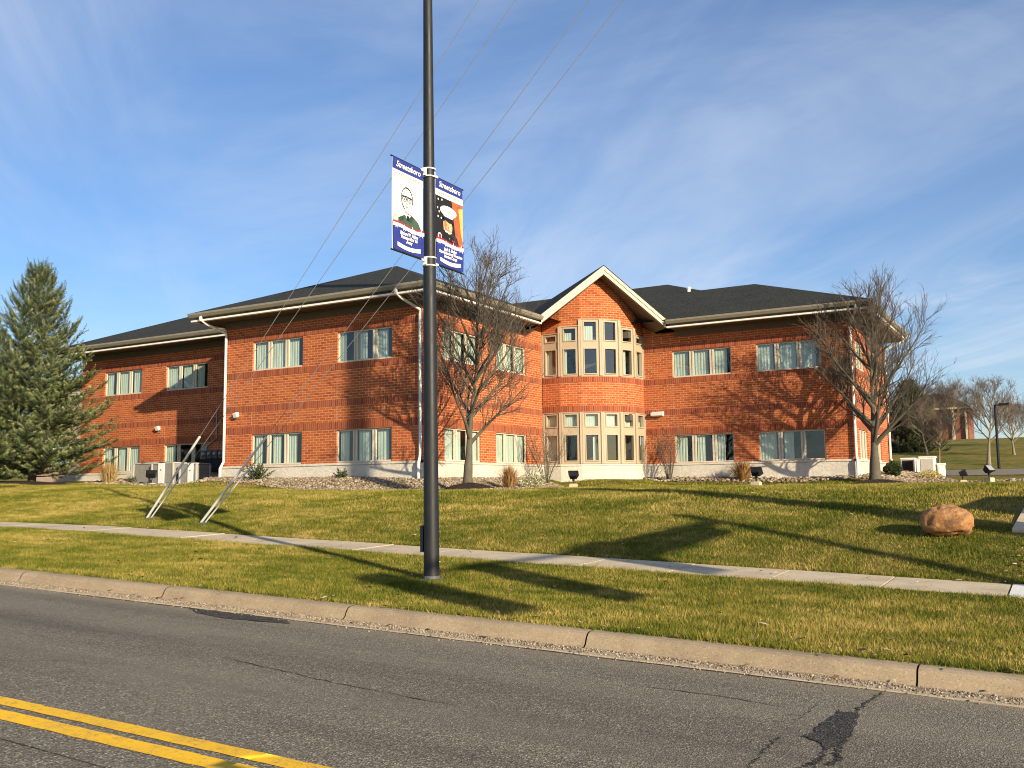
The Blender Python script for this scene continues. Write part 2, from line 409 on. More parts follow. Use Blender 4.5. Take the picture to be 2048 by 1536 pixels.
def yellow_mat():
    m = Mat('yellow_paint'); g = m.geo(); n = m.noise(g, 22, 5, 0.75); v = m.noise(g, 140, 2)
    c = m.mix(n, (0.78, 0.42, 0.010), (0.90, 0.54, 0.016))
    big = m.noise(g, 1.7, 5, .7); ag = m.vor(g, 75, out='Color'); sc_ = m.n('ShaderNodeSeparateColor'); m.l(ag, sc_.inputs[0])
    w = m.math('MULTIPLY', m.rng(n, 0.52, 0.66), m.rng(v, 0.4, 0.6))
    w = m.math('MAXIMUM', w, m.math('MULTIPLY', m.rng(big, .46, .68), m.rng(sc_.outputs[0], .50, .70, 0, .7)))
    c = m.mix(m.rng(big, .4, .7, 0, .3), c, (.55, .30, .03))
    m.color(m.mix(w, c, (0.14, 0.12, 0.09))); m.rough(0.75); m.bump(v, 0.4, 0.004); return m.m
M_yellow = yellow_mat()
M_patch = Mat('fresh_asphalt'); _g = M_patch.geo(); _sp = M_patch.n('ShaderNodeSeparateColor'); M_patch.l(M_patch.vor(_g, 85, out='Color'), _sp.inputs[0])
_c = M_patch.ramp(_sp.outputs[0], [(0.0, (0.012, 0.012, 0.012)), (0.6, (0.034, 0.032, 0.030)), (0.92, (0.075, 0.068, 0.060)), (1.0, (0.20, 0.18, 0.15))])
M_patch.color(M_patch.mix(M_patch.rng(M_patch.noise(_g, 6, 5, .7), .5, .7, 0, .5), _c, (0.085, 0.076, 0.063))).rough(0.9).bump(M_patch.vor(_g, 85), 1.0, 0.012)
M_patch = M_patch.m
M_mulch = simple('mulch', (0.028, 0.016, 0.011), 0.95, 0.5, 30, bump=1.0)
M_rock = None
def rock_mat(name, stops, scale):
    m = Mat(name); t = m.attr('tint'); n = m.noise(m.geo(), scale, 5, 0.65)
    c = m.ramp(t, stops); m.color(m.mix(m.rng(n, 0.35, 0.7, 0, 0.4), c, tuple(x * 0.5 for x in stops[1][1])))
    m.rough(0.85); m.bump(n, 0.5, 0.02); return m.m
M_rock = rock_mat('river_rock', [(0, (0.12, 0.085, 0.055)), (0.4, (0.23, 0.175, 0.12)), (0.75, (0.33, 0.26, 0.185)), (1, (0.46, 0.39, 0.30))], 14)
M_rockbase = simple('rock_bed_soil', (0.16, 0.125, 0.09), 0.95, 0.4, 12, bump=1.0)

def bark_mat(name, a, b):
    m = Mat(name); g = m.geo((1, 1, 0.25)); n = m.noise(g, 28, 5, 0.7); k = m.noise(m.geo(), 3, 4)
    c = m.mix(n, a, b); m.color(m.mix(m.rng(k, 0.5, 0.75, 0, 0.3), c, (0.16, 0.17, 0.10))); m.rough(0.9); m.bump(n, 0.7, 0.015); return m.m
M_bark = bark_mat('bark', (0.050, 0.041, 0.031), (0.150, 0.128, 0.096))
M_twig = bark_mat('twig_bark', (0.056, 0.046, 0.038), (0.150, 0.124, 0.100))
M_fartwig = bark_mat('pale_twig', (0.10, 0.072, 0.055), (0.20, 0.150, 0.115))
M_farbark = bark_mat('pale_bark', (0.16, 0.12, 0.085), (0.30, 0.24, 0.17))

def tint_mat(name, stops, rough=0.75):
    m = Mat(name); m.color(m.ramp(m.attr('tint'), stops)); m.rough(rough); m.set(Specular_IOR_Level=0.2); return m.m
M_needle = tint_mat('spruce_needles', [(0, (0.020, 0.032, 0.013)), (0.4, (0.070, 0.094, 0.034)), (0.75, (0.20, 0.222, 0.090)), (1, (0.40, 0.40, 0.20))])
M_needle_far = tint_mat('far_needles', [(0, (0.022, 0.030, 0.012)), (1, (0.075, 0.080, 0.032))])
M_straw = tint_mat('dry_grass', [(0, (0.26, 0.15, 0.055)), (0.5, (0.42, 0.28, 0.11)), (1, (0.56, 0.42, 0.20))])
M_rust = tint_mat('rust_grass', [(0, (0.17, 0.080, 0.024)), (0.5, (0.30, 0.155, 0.050)), (1, (0.42, 0.26, 0.10))])
M_leafdark = tint_mat('evergreen_leaf', [(0, (0.020, 0.038, 0.012)), (0.6, (0.055, 0.085, 0.024)), (1, (0.12, 0.14, 0.05))])
M_leafpale = tint_mat('variegated_leaf', [(0, (0.10, 0.14, 0.05)), (0.5, (0.40, 0.40, 0.22)), (1, (0.62, 0.60, 0.42))])
M_leafyellow = tint_mat('yellow_leaf', [(0, (0.20, 0.17, 0.02)), (0.5, (0.46, 0.36, 0.03)), (1, (0.60, 0.50, 0.10))])
M_dryleaf = tint_mat('dry_leaf', [(0, (0.10, 0.055, 0.025)), (0.6, (0.30, 0.20, 0.10)), (1, (0.62, 0.52, 0.36))])

# ------------------------------------------------------------------ terrain
Y_ROAD, Y_KERB, Y_W0, Y_W1 = 8.40, 9.00, 13.90, 15.20
def slope(x):
    x = np.asarray(x, float)
    return np.interp(-x, [-200, -60, 0, 20, 30, 90, 400], [-4.2, -2.04, 0, 0.68, 0.86, 1.3, 2.0])
def near_build(x, y):
    """distance to the building footprint (three rectangles)"""
    d = np.full(np.broadcast(x, y).shape, 1e9)
    for x0, y0, x1, y1 in ((-44.5, 32.3, -30.6, 46), (-30.65, 29.09, -20.47, 46), (-20.47, 39.4, -16.8, 50), (-17.2, 41.78, -7.45, 50.6), (-18.2,39.2,-16.9,45)):
        ddx = np.maximum(np.maximum(x0 - x, x - x1), 0); ddy = np.maximum(np.maximum(y0 - y, y - y1), 0)
        d = np.minimum(d, np.hypot(ddx, ddy))
    return d
def G(x, y):
    """height of the lawn (and, unsunk, of the walk) at x, y; 0 is eye level"""
    x = np.asarray(x, float); y = np.asarray(y, float); x, y = np.broadcast_arrays(x, y)
    s = slope(x)
    strip = np.interp(y, [Y_KERB, 11.6, Y_W0, Y_W1], [-1.555, -1.54, -1.44, -1.41]) + s
    zs = -1.41 + s
    zc = np.interp(x, [-120, -60, -40, -26, -20, -8, 0, 20, 60], [0.9, 0.75, 0.50, 0.12, 0.0, -0.02, -0.02, -0.1, -0.5])
    t = np.clip((y - Y_W1) / 7.3, 0, 1)
    ex = np.interp(x, [-20, -1], [1.25, 1.55])
    bank = zs + (zc - zs) * (1 - (1 - t) ** ex)
    far = np.interp(y, [22, 38, 42, 48, 75, 90, 110, 150, 220, 900], [0, .06, .1, .38, 1.15, 2.8, 4.6, 6.5, 7.5, 9])
    d = np.clip(near_build(x, y) / 2.4, 0, 1)
    rise = np.interp(x, [-40, -33, -30, -20, -12], [0.18, 0.20, 0.40, 0.44, 0.30]) * (1 - d * d * (3 - 2 * d))
    lawn = bank + far + rise
    lawn = lawn + 0.025 * np.sin(x * 0.9 + 1.3 * np.sin(y * 0.5)) * np.sin(y * 0.8 + 0.4) * np.clip((y - 15.5) / 2, 0, 1)
    z = np.where(y < Y_W1, strip, lawn)
    return z
def road_z(x, y):
    y = np.asarray(y, float)
    return np.interp(y, [-40, -0.6, 4.0, Y_ROAD], [-1.9, -1.70, -1.595, -1.692]) + slope(x)
def g(x, y): return float(G(x, y))

def grid_mesh(name, xs, ys, zf, mat, thick=None):
    X, Y = np.meshgrid(xs, ys); Z = zf(X, Y)
    v = np.stack([X.ravel(), Y.ravel(), Z.ravel()], 1)
    nx, ny = len(xs), len(ys)
    i = np.arange(ny - 1)[:, None] * nx + np.arange(nx - 1)[None, :]
    f = np.stack([i, i + 1, i + nx + 1, i + nx], -1).reshape(-1, 4)
    return np_mesh(name, v, f, mat, smooth=True)

xs = np.unique(np.concatenate([[-900, -500, -300, -200, -150, -120], np.arange(-100, -50, 2.0), np.arange(-50, 12, 0.5), np.arange(12, 50, 2.0), [60, 90, 150, 250, 500, 900]]))
ys = np.unique(np.concatenate([[-900, -300, -100, -40, -12, -1.6, 3, 7, 8.5, 8.97, 9.0, 9.5, 10.5, 11.6, 12.8, 13.88, 13.92, 14.5, 15.18, 15.22], np.arange(15.6, 46, 0.4), np.arange(46, 110, 2.5), np.arange(110, 230, 10), [260, 320, 420, 600, 900, 1500]]))
def ground_z(X, Y):
    z = G(X, Y)
    z = np.where((Y > Y_W0 + .01) & (Y < Y_W1 - .01), z - 0.10, z)
    z = np.where(Y < 8.98, road_z(X, np.minimum(Y, Y_ROAD)) - 0.25, z)
    z = np.where(Y < -1.5, -1.62 + slope(X), z)
    return z
o = grid_mesh('ground', xs, ys, ground_z, M_lawn); tag(o, kind='structure')

rxs = np.unique(np.concatenate([[-300, -150, -100, -70], np.arange(-50, 30, 1.0), [40, 60, 100, 200]]))
o = grid_mesh('road', rxs, np.array([-0.9, 0, 2, 4.0, 6, 8.0, Y_ROAD + 0.02]), road_z, M_asphalt); tag(o, kind='structure')
lx = np.unique(np.concatenate([rxs, np.arange(-16, 2, .12)])); lr = np.random.default_rng(2)
for k, (ya, yb) in enumerate(((4.02, 4.165), (3.80, 3.945))):
    e0, e1 = ya + lr.normal(0, .003, len(lx)), yb + lr.normal(0, .003, len(lx))
    X = np.concatenate([lx, lx]); Y = np.concatenate([e0, e1]); n_ = len(lx); i_ = np.arange(n_ - 1)
    o = np_mesh('lane_line', np.stack([X, Y, road_z(X, Y) + .005], 1), np.stack([i_, i_ + 1, i_ + n_ + 1, i_ + n_], 1), M_yellow); tag(o, kind='structure')
# kerb and gutter pan: profile swept along the road, with rounded nose and joints every 3 m
pan = [(8.395, -1.70), (8.40, -1.680), (8.72, -1.692)]
prof = [(8.70, -1.6915), (8.755, -1.688), (8.79, -1.66), (8.815, -1.605), (8.845, -1.572), (8.89, -1.556), (9.02, -1.552), (9.02, -1.75)]
mb = MB(); jx = [-7.27 + 3.05 * k for k in range(-15, 11)]
for a, b in zip(jx[:-1], jx[1:]):
    n = 4; xx = [a + 0.008 + (b - a - 0.016) * i / n for i in range(n + 1)]
    for i in range(n):
        for (y0, z0), (y1, z1) in zip(prof[:-1], prof[1:]):
            s0, s1 = float(slope(xx[i])), float(slope(xx[i + 1]))
            mb.face([(xx[i], y0, z0 + s0), (xx[i + 1], y0, z0 + s1), (xx[i + 1], y1, z1 + s1), (xx[i], y1, z1 + s0)])
o = mb.build('kerb', M_kerb); tag(o, kind='structure')
mb = MB()
pj = [-200.0] + [jx[k] + .9 for k in range(len(jx))] + [120.0]
for a, b in zip(pj[:-1], pj[1:]):
    for (y0, z0), (y1, z1) in zip(pan[:-1], pan[1:]):
        n_ = max(1, int((b - a) / 2)); 
        for i in range(n_):
            xa, xb = a + (b - a) * i / n_ + (.005 if i == 0 else 0), a + (b - a) * (i + 1) / n_; s0, s1 = float(slope(xa)), float(slope(xb))
            mb.face([(xa, y0, z0 + s0), (xb, y0, z0 + s1), (xb, y1, z1 + s1), (xa, y1, z1 + s0)])
o = mb.build('gutter_pan', M_pan); tag(o, kind='structure')
mb = MB()
for a, b in zip(jx[:-1], jx[1:]):
    mb.face([(a - .02, 8.7, -1.75 + float(slope(a))), (a + .02, 8.7, -1.75 + float(slope(a))), (a + .02, 9.0, -1.60 + float(slope(a))), (a - .02, 9.0, -1.60 + float(slope(a)))])
mb2 = MB()
for (xa, xb) in ((-200, jx[0]), (jx[-1], 120)):
    for (y0, z0), (y1, z1) in zip(prof[:-1], prof[1:]):
        s0, s1 = float(slope(xa)), float(slope(xb))
        mb2.face([(xa, y0, z0 + s0), (xb, y0, z0 + s1), (xb, y1, z1 + s1), (xa, y1, z1 + s0)])
o = mb2.build('kerb', M_kerb); tag(o, kind='structure')
# sidewalk slabs with joints
rnd = random.Random(3)
mb = MB(); sx = [-0.72 - 1.52 * k for k in range(0, 60)]
for a, b in zip(sx[1:], sx[:-1]):
    dz = rnd.uniform(-.006, .006)
    P = [(a + .012, Y_W0), (b - .012, Y_W0), (b - .012, Y_W1), (a + .012, Y_W1)]
    T = [(x, y, g(x, y) + 0.012 + dz) for x, y in P]
    mb.face(T)
    for i in range(4):
        q, w = T[i], T[(i + 1) % 4]
        mb.face([(q[0], q[1], q[2] - .12), (w[0], w[1], w[2] - .12), w, q])
o = mb.build('sidewalk', M_walk); tag(o, kind='structure')
mb = MB(); mb2 = MB()
for a, b in ((-0.705, 1.3), (1.32, 3.2)):
    T = [(x, y, g(x, y) + 0.016) for x, y in ((a, Y_W0), (b, Y_W0), (b, Y_W1), (a, Y_W1))]
    mb.face(T); mb.face([(a, Y_W0, T[0][2] - .12), (b, Y_W0, T[1][2] - .12), T[1], T[0]]); mb.face([(a, Y_W1, T[3][2] - .12), (a, Y_W0, T[0][2] - .12), T[0], T[3]])
o = mb.build('ramp_pavement', M_newcon); tag(o, kind='structure')
T = [(x, y, g(x, y) + 0.05) for x, y in ((-0.78, 17.55), (3.5, 17.3), (3.5, 19.2), (-0.62, 19.2))]
mb2.face(T); mb2.face([(T[0][0], T[0][1], T[0][2] - .2), (T[1][0], T[1][1], T[1][2] - .2), T[1], T[0]]); mb2.face([(T[3][0], T[3][1], T[3][2] - .2), (T[0][0], T[0][1], T[0][2] - .2), T[0], T[3]])
o = mb2.build('corner_pavement', M_walk); tag(o, kind='structure')

def draped(name, pts, zf, dz, mat, step=None):
    mb = MB(); mb.face([(x, y, float(zf(x, y)) + dz) for x, y in pts])
    o = mb.build(name, mat); tag(o, kind='structure'); return o
# asphalt repair patch with cracks, and the dark filled hole by the gutter
def ragged(pp, n, ax, ay, seed):
    rr = random.Random(seed); q = []
    for a, b in zip(pp, pp[1:] + pp[:1]):
        for i in range(n):
            t = i / n; q.append((a[0] + (b[0] - a[0]) * t + rr.uniform(-ax, ax), a[1] + (b[1] - a[1]) * t + rr.uniform(-ay, ay)))
    return q
pp = [(-1.57, 6.46), (-1.52, 6.6), (-1.55, 6.79), (-1.54, 6.99), (-1.52, 7.27), (-1.55, 7.43), (-1.47, 7.35), (-1.41, 7.47), (-1.37, 7.31), (-1.31, 6.78), (-1.30, 6.55), (-1.30, 6.34), (-1.34, 6.33), (-1.36, 6.19), (-1.41, 6.31), (-1.48, 6.39)]
draped('asphalt_patch', ragged(pp, 4, .012, .02, 4), road_z, 0.006, M_patch)
pp = [(-9.3, 8.30), (-8.88, 8.36), (-8.38, 8.37), (-7.97, 8.35), (-7.68, 8.27), (-7.5, 8.13), (-7.94, 8.03), (-8.23, 7.97), (-8.58, 8.00), (-8.91, 8.08)]
draped('asphalt_patch', ragged(pp, 9, .05, .025, 5), road_z, 0.006, M_patch)
def crack(pts, w, seed):
    rr = random.Random(seed); L = []; Rr = []
    P = []
    for a, b in zip(pts[:-1], pts[1:]):
        for i in range(8):
            t = i / 8; P.append((a[0] + (b[0] - a[0]) * t + rr.uniform(-.02, .02), a[1] + (b[1] - a[1]) * t + rr.uniform(-.02, .02)))
    P.append(pts[-1]); mb = MB()
    for k, (x, y) in enumerate(P):
        x2, y2 = P[min(k + 1, len(P) - 1)]; x1, y1 = P[max(k - 1, 0)]
        ddx, ddy = x2 - x1, y2 - y1; n = math.hypot(ddx, ddy) or 1; ww = w * rr.uniform(.3, 1.3) / 2 * min(1, (k + .3) / 3, (len(P) - k - .7) / 3 + .05)
        L.append((x - ddy / n * ww, y + ddx / n * ww)); Rr.append((x + ddy / n * ww, y - ddx / n * ww))
    for k in range(len(P) - 1):
        mb.face([(p[0], p[1], float(road_z(p[0], p[1])) + 0.005) for p in (Rr[k], Rr[k + 1], L[k + 1], L[k])])
    o = mb.build('road_crack', M_patch); tag(o, kind='structure')
crack([(-1.37, 6.22), (-1.35, 6.0), (-1.36, 5.85), (-1.39, 5.78), (-1.40, 5.6)], .022, 1)
crack([(-1.36, 6.09), (-1.35, 5.9), (-1.33, 5.7)], .012, 9)
crack([(-1.32, 6.36), (-1.30, 6.18), (-1.27, 6.08), (-1.26, 5.96), (-1.29, 5.84)], .04, 2)
crack([(-1.41, 7.44), (-1.42, 7.76), (-1.39, 8.06), (-1.37, 8.36)], .022, 3)
crack([(-1.70, 6.43), (-1.69, 6.16), (-1.68, 5.9), (-1.65, 5.5)], .014, 4)
crack([(-1.71, 7.57), (-1.71, 7.16), (-1.71, 6.83)], .009, 10)
crack([(-6.6, 6.2), (-5.6, 6.05), (-4.8, 5.9), (-3.8, 5.85)], .014, 5)
crack([(-3.2, 7.3), (-2.4, 7.35), (-1.8, 7.25)], .014, 6)
crack([(-12, 8.36), (-9.5, 8.34), (-7, 8.37), (-4, 8.35), (-1, 8.37)], .03, 7)
crack([(-9, 3.55), (-6.5, 3.58), (-4.5, 3.52), (-2.5, 3.56)], .012, 8)

# ------------------------------------------------------------------ grass, leaves (numpy)
rng = np.random.default_rng(7)
def in_view(x, y, margin=1.5):
    b = np.degrees(np.arctan2(x, y)); return (b > -62) & (b < 24)
def blades(regions):
    V = []; F = []; T = []
    for x0, x1, y0, y1, dens, h0, h1, w in regions:
        n = int((x1 - x0) * (y1 - y0) * dens)
        x = rng.uniform(x0, x1, n); y = rng.uniform(y0, y1, n)
        k = in_view(x, y) & ~((y > Y_W0 - .03) & (y < Y_W1 + .03) & (x < 3.2)) & ~((x > -0.8) & (x < 3.5) & (y > 17.35) & (y < 19.25))
        # keep the rock beds and mulch open
        k &= near_build(x, y) > 0.45
        x, y = x[k], y[k]; n = len(x); z = G(x, y)
        cl = .5 + .5 * np.sin(x * 2.1 + 1.7 * np.sin(y * 1.3)) * np.sin(y * 2.6 + 1.1 * np.sin(x * .9 + 2)); h = rng.uniform(h0, h1, n) * (.65 + .6 * cl); a = rng.uniform(0, 2 * np.pi, n); ln = rng.uniform(0.15, 0.95, n)
        px, py = np.cos(a) * w / 2, np.sin(a) * w / 2
        b = rng.uniform(0, 2 * np.pi, n)
        tip = np.stack([x + np.cos(b) * h * ln, y + np.sin(b) * h * ln, z + h], 1)
        v = np.stack([np.stack([x - px, y - py, z - .01], 1), np.stack([x + px, y + py, z - .01], 1), tip], 1).reshape(-1, 3)
        off = sum(len(q) for q in V); V.append(v); F.append(np.arange(n * 3).reshape(-1, 3) + off)
        tt = rng.random(n); T.append(np.repeat(tt, 3))
    o = np_mesh('grass', np.concatenate(V), np.concatenate(F), M_blade, tint=np.concatenate(T)); tag(o, kind='stuff')
blades([(-26, 5, 9.03, 13.9, 3400, .025, .06, .007), (-30, 6, 15.2, 18.5, 2300, .03, .065, .009), (-34, 7, 18.5, 23.0, 1250, .035, .075, .013),
        (-40, 8, 23.0, 30.0, 620, .035, .075, .018), (-20, 8, 30, 41, 400, .035, .08, .026), (-27, 5, 8.97, 9.12, 2600, .03, .08, .008), (-28, 0, 13.83, 13.9, 3500, .03, .07, .008), (-28, 0, 15.2, 15.3, 3500, .03, .08, .008)])
n = 620
x = np.concatenate([rng.uniform(-20, 0.2, 320), rng.normal(-0.2, .5, 220), rng.uniform(-12, 0, 80)]); y = np.concatenate([rng.uniform(9.1, 21, 320), rng.normal(15.9, .5, 220), rng.uniform(8.5, 9.3, 80)])
k = (y > 8.45); x, y = x[k], y[k]; n = len(x)
z = np.where(y < 8.8, road_z(x, y) + .012, np.where(y < 9.0, -1.53 + slope(x), G(x, y) + .03)); a = rng.uniform(0, 6.28, n); s = rng.uniform(.015, .045, n)
q = np.stack([np.stack([x + s * np.cos(a + t) * r, y + s * np.sin(a + t) * r, z + rng.uniform(0, .03, n)], 1) for t, r in ((0, 1.3), (1.6, .7), (3.1, 1.2), (4.7, .6))], 1).reshape(-1, 3)
o = np_mesh('fallen_leaves', q, np.arange(n * 4).reshape(-1, 4), M_dryleaf, tint=np.repeat(rng.random(n), 4)); tag(o, kind='stuff')

# ------------------------------------------------------------------ rock beds
ICO_V = []; ICO_F = []
def ico():
    t = (1 + 5 ** .5) / 2
    v = np.array([(-1, t, 0), (1, t, 0), (-1, -t, 0), (1, -t, 0), (0, -1, t), (0, 1, t), (0, -1, -t), (0, 1, -t), (t, 0, -1), (t, 0, 1), (-t, 0, -1), (-t, 0, 1)], float)
    v /= np.linalg.norm(v[0])
    f = np.array([(0, 11, 5), (0, 5, 1), (0, 1, 7), (0, 7, 10), (0, 10, 11), (1, 5, 9), (5, 11, 4), (11, 10, 2), (10, 7, 6), (7, 1, 8), (3, 9, 4), (3, 4, 2), (3, 2, 6), (3, 6, 8), (3, 8, 9), (4, 9, 5), (2, 4, 11), (6, 2, 10), (8, 6, 7), (9, 8, 1)])
    return v, f
IV, IF = ico()
def in_poly(x, y, poly):
    c = np.zeros(len(x), bool); j = len(poly) - 1
    for i in range(len(poly)):
        xi, yi = poly[i]; xj, yj = poly[j]
        c ^= ((yi > y) != (yj > y)) & (x < (xj - xi) * (y - yi) / (yj - yi + 1e-12) + xi); j = i
    return c
def rock_bed(poly, n, smin, smax, seed):
    r = np.random.default_rng(seed); P = np.array(poly)
    x = r.uniform(P[:, 0].min(), P[:, 0].max(), n * 3); y = r.uniform(P[:, 1].min(), P[:, 1].max(), n * 3)
    k = in_poly(x, y, poly); x, y = x[k][:n], y[k][:n]; m = len(x)
    s = r.uniform(smin, smax, m)[:, None] * r.uniform(.6, 1.25, (m, 3)) * np.array([1, 1, .65])
    a = r.uniform(0, 6.28, m); ca, sa = np.cos(a)[:, None], np.sin(a)[:, None]
    V = IV[None] * s[:, None, :] * r.uniform(.85, 1.15, (m, 12, 1))
    X = V[..., 0] * ca - V[..., 1] * sa + x[:, None]; Y = V[..., 0] * sa + V[..., 1] * ca + y[:, None]
    Z = V[..., 2] + (G(x, y) + s[:, 2] * .35 + .03)[:, None]
    v = np.stack([X, Y, Z], -1).reshape(-1, 3); f = (IF[None] + (np.arange(m) * 12)[:, None, None]).reshape(-1, 3)
    o = np_mesh('river_rocks', v, f, M_rock, tint=np.repeat(r.random(m), 12)); tag(o, kind='stuff')
    # soil under the rocks, draped on a fine grid cut to the outline
    xs_ = np.arange(P[:, 0].min(), P[:, 0].max() + .3, .3); ys_ = np.arange(P[:, 1].min(), P[:, 1].max() + .3, .3)
    X, Y = np.meshgrid(xs_, ys_); Z = G(X, Y) + .022; nx = len(xs_)
    i = (np.arange(len(ys_) - 1)[:, None] * nx + np.arange(nx - 1)[None]).ravel()
    cx, cy = (X[:-1, :-1] + .15).ravel(), (Y[:-1, :-1] + .15).ravel(); i = i[in_poly(cx, cy, poly)]
    f = np.stack([i, i + 1, i + nx + 1, i + nx], 1)
    o = np_mesh('bed_soil', np.stack([X.ravel(), Y.ravel(), Z.ravel()], 1), f, M_rockbase); tag(o, kind='structure')
def gravel():
    r = np.random.default_rng(17); m = 9000; x = r.uniform(-18, 0.5, m); y = 8.72 - np.abs(r.normal(0, .16, m)); k = (y > 8.1); x, y = x[k], y[k]; m = len(x)
    s = r.uniform(.004, .012, m)[:, None] * r.uniform(.6, 1.3, (m, 3))
    zb = np.where(y > 8.4, -1.68 - (y - 8.4) * .036 + slope(x), road_z(x, y))
    V = IV[None] * s[:, None, :]
    v = (V + np.stack([x, y, zb + s[:, 2] * .4], 1)[:, None, :]).reshape(-1, 3); f = (IF[None] + (np.arange(m) * 12)[:, None, None]).reshape(-1, 3)
    o = np_mesh('gutter_gravel', v, f, M_rock, tint=np.repeat(r.random(m), 12)); tag(o, kind='stuff')
gravel()
rock_bed([(-31, 28.0), (-28, 27.9), (-25, 26.9), (-22, 26.0), (-19, 25.4), (-16.4, 26.0), (-15.6, 27.6), (-16.2, 29.6), (-17.6, 31.8), (-18.2, 34), (-18.6, 37), (-20.4, 37.8), (-20.4, 29.1), (-30.6, 29.1)], 11000, .028, .065, 1)
rock_bed([(-41.5, 30.4), (-40.5, 29.4), (-37, 29.0), (-33.5, 28.2), (-30.7, 28.0), (-30.7, 32.2), (-41, 32.2)], 2200, .05, .11, 2)
rock_bed([(-16.6, 40.7), (-13, 40.6), (-9.5, 40.5), (-7.8, 40.8), (-6.5, 41.0), (-4.6, 40.8), (-3.6, 41.6), (-4.0, 44), (-5.2, 50), (-7.4, 51), (-7.4, 41.7), (-16.6, 41.7)], 3500, .045, .10, 3)
rock_bed([(-4.0, 40.4), (-1.9, 37.6), (1.5, 35), (5, 34), (5, 36.5), (0, 38.6), (-2.5, 41)], 1500, .06, .14, 4)

# ------------------------------------------------------------------ the office building
B = empty('office_building', (-20, 38, 0.4), 'two storey brick office building with hipped dark roofs and a gabled bay', 'building')
BI = Matrix.Translation((20, -38, -0.4))
def bpart(mb, name, mat, parent=None, smooth=False):
    """mesh given in world coordinates, hung under the building (or under one of its parts)"""
    o = mb.build(name, mat, None, smooth)
    o.data.transform(BI); o.parent = parent or B
    return o
Z_BASE, Z_LIME, Z_TOP = 0.2, 1.14, 7.0
UP = (5.08, 6.31); LO = (1.16, 2.44)
def wall(mb, p0, p1, z0, z1, ops=(), depth=0.13, uoff=0.0, mi=0):
    p0, p1 = Vector(p0), Vector(p1); L = (p1 - p0).length; d = (p1 - p0) / L; nrm = Vector((d.y, -d.x)); inn = -nrm * depth
    def P(s, z, i=0): q = p0 + d * s + inn * i; return (q.x, q.y, z)
    S = sorted({0.0, L, *[s for o in ops for s in o[:2]]}); Zs = sorted({z0, z1, *[z for o in ops for z in o[2:4]]})
    for a, b in zip(S[:-1], S[1:]):
        for c, e in zip(Zs[:-1], Zs[1:]):
            ms, mz = (a + b) / 2, (c + e) / 2
            if any(o[0] < ms < o[1] and o[2] < mz < o[3] for o in ops): continue
            mb.face([P(a, c), P(b, c), P(b, e), P(a, e)], [(a + uoff, c), (b + uoff, c), (b + uoff, e), (a + uoff, e)], mi)
    for a, b, c, e in ops:
        for A, Bq in (((a, c), (a, e)), ((b, e), (b, c)), ((a, e), (b, e)), ((b, c), (a, c))):
            q = [P(*A), P(*A, 1), P(*Bq, 1), P(*Bq)]
            hz = depth if A[0] == Bq[0] else 0
            if A[0] == Bq[0]: uv = [(A[0] + uoff, A[1]), (A[0] + uoff + depth, A[1]), (A[0] + uoff + depth, Bq[1]), (A[0] + uoff, Bq[1])]
            else: uv = [(A[0] + uoff, A[1]), (A[0] + uoff, A[1] + depth), (Bq[0] + uoff, A[1] + depth), (Bq[0] + uoff, A[1])]
            mb.face(q, uv, mi)
    # inner face so that the rooms read as closed
    for a, b in zip(S[:-1], S[1:]):
        for c, e in zip(Zs[:-1], Zs[1:]):
            ms, mz = (a + b) / 2, (c + e) / 2
            if any(o[0] < ms < o[1] and o[2] < mz < o[3] for o in ops): continue
            mb.face([P(b, c, 1), P(a, c, 1), P(a, e, 1), P(b, e, 1)], mi=1)
crnd = random.Random(11)
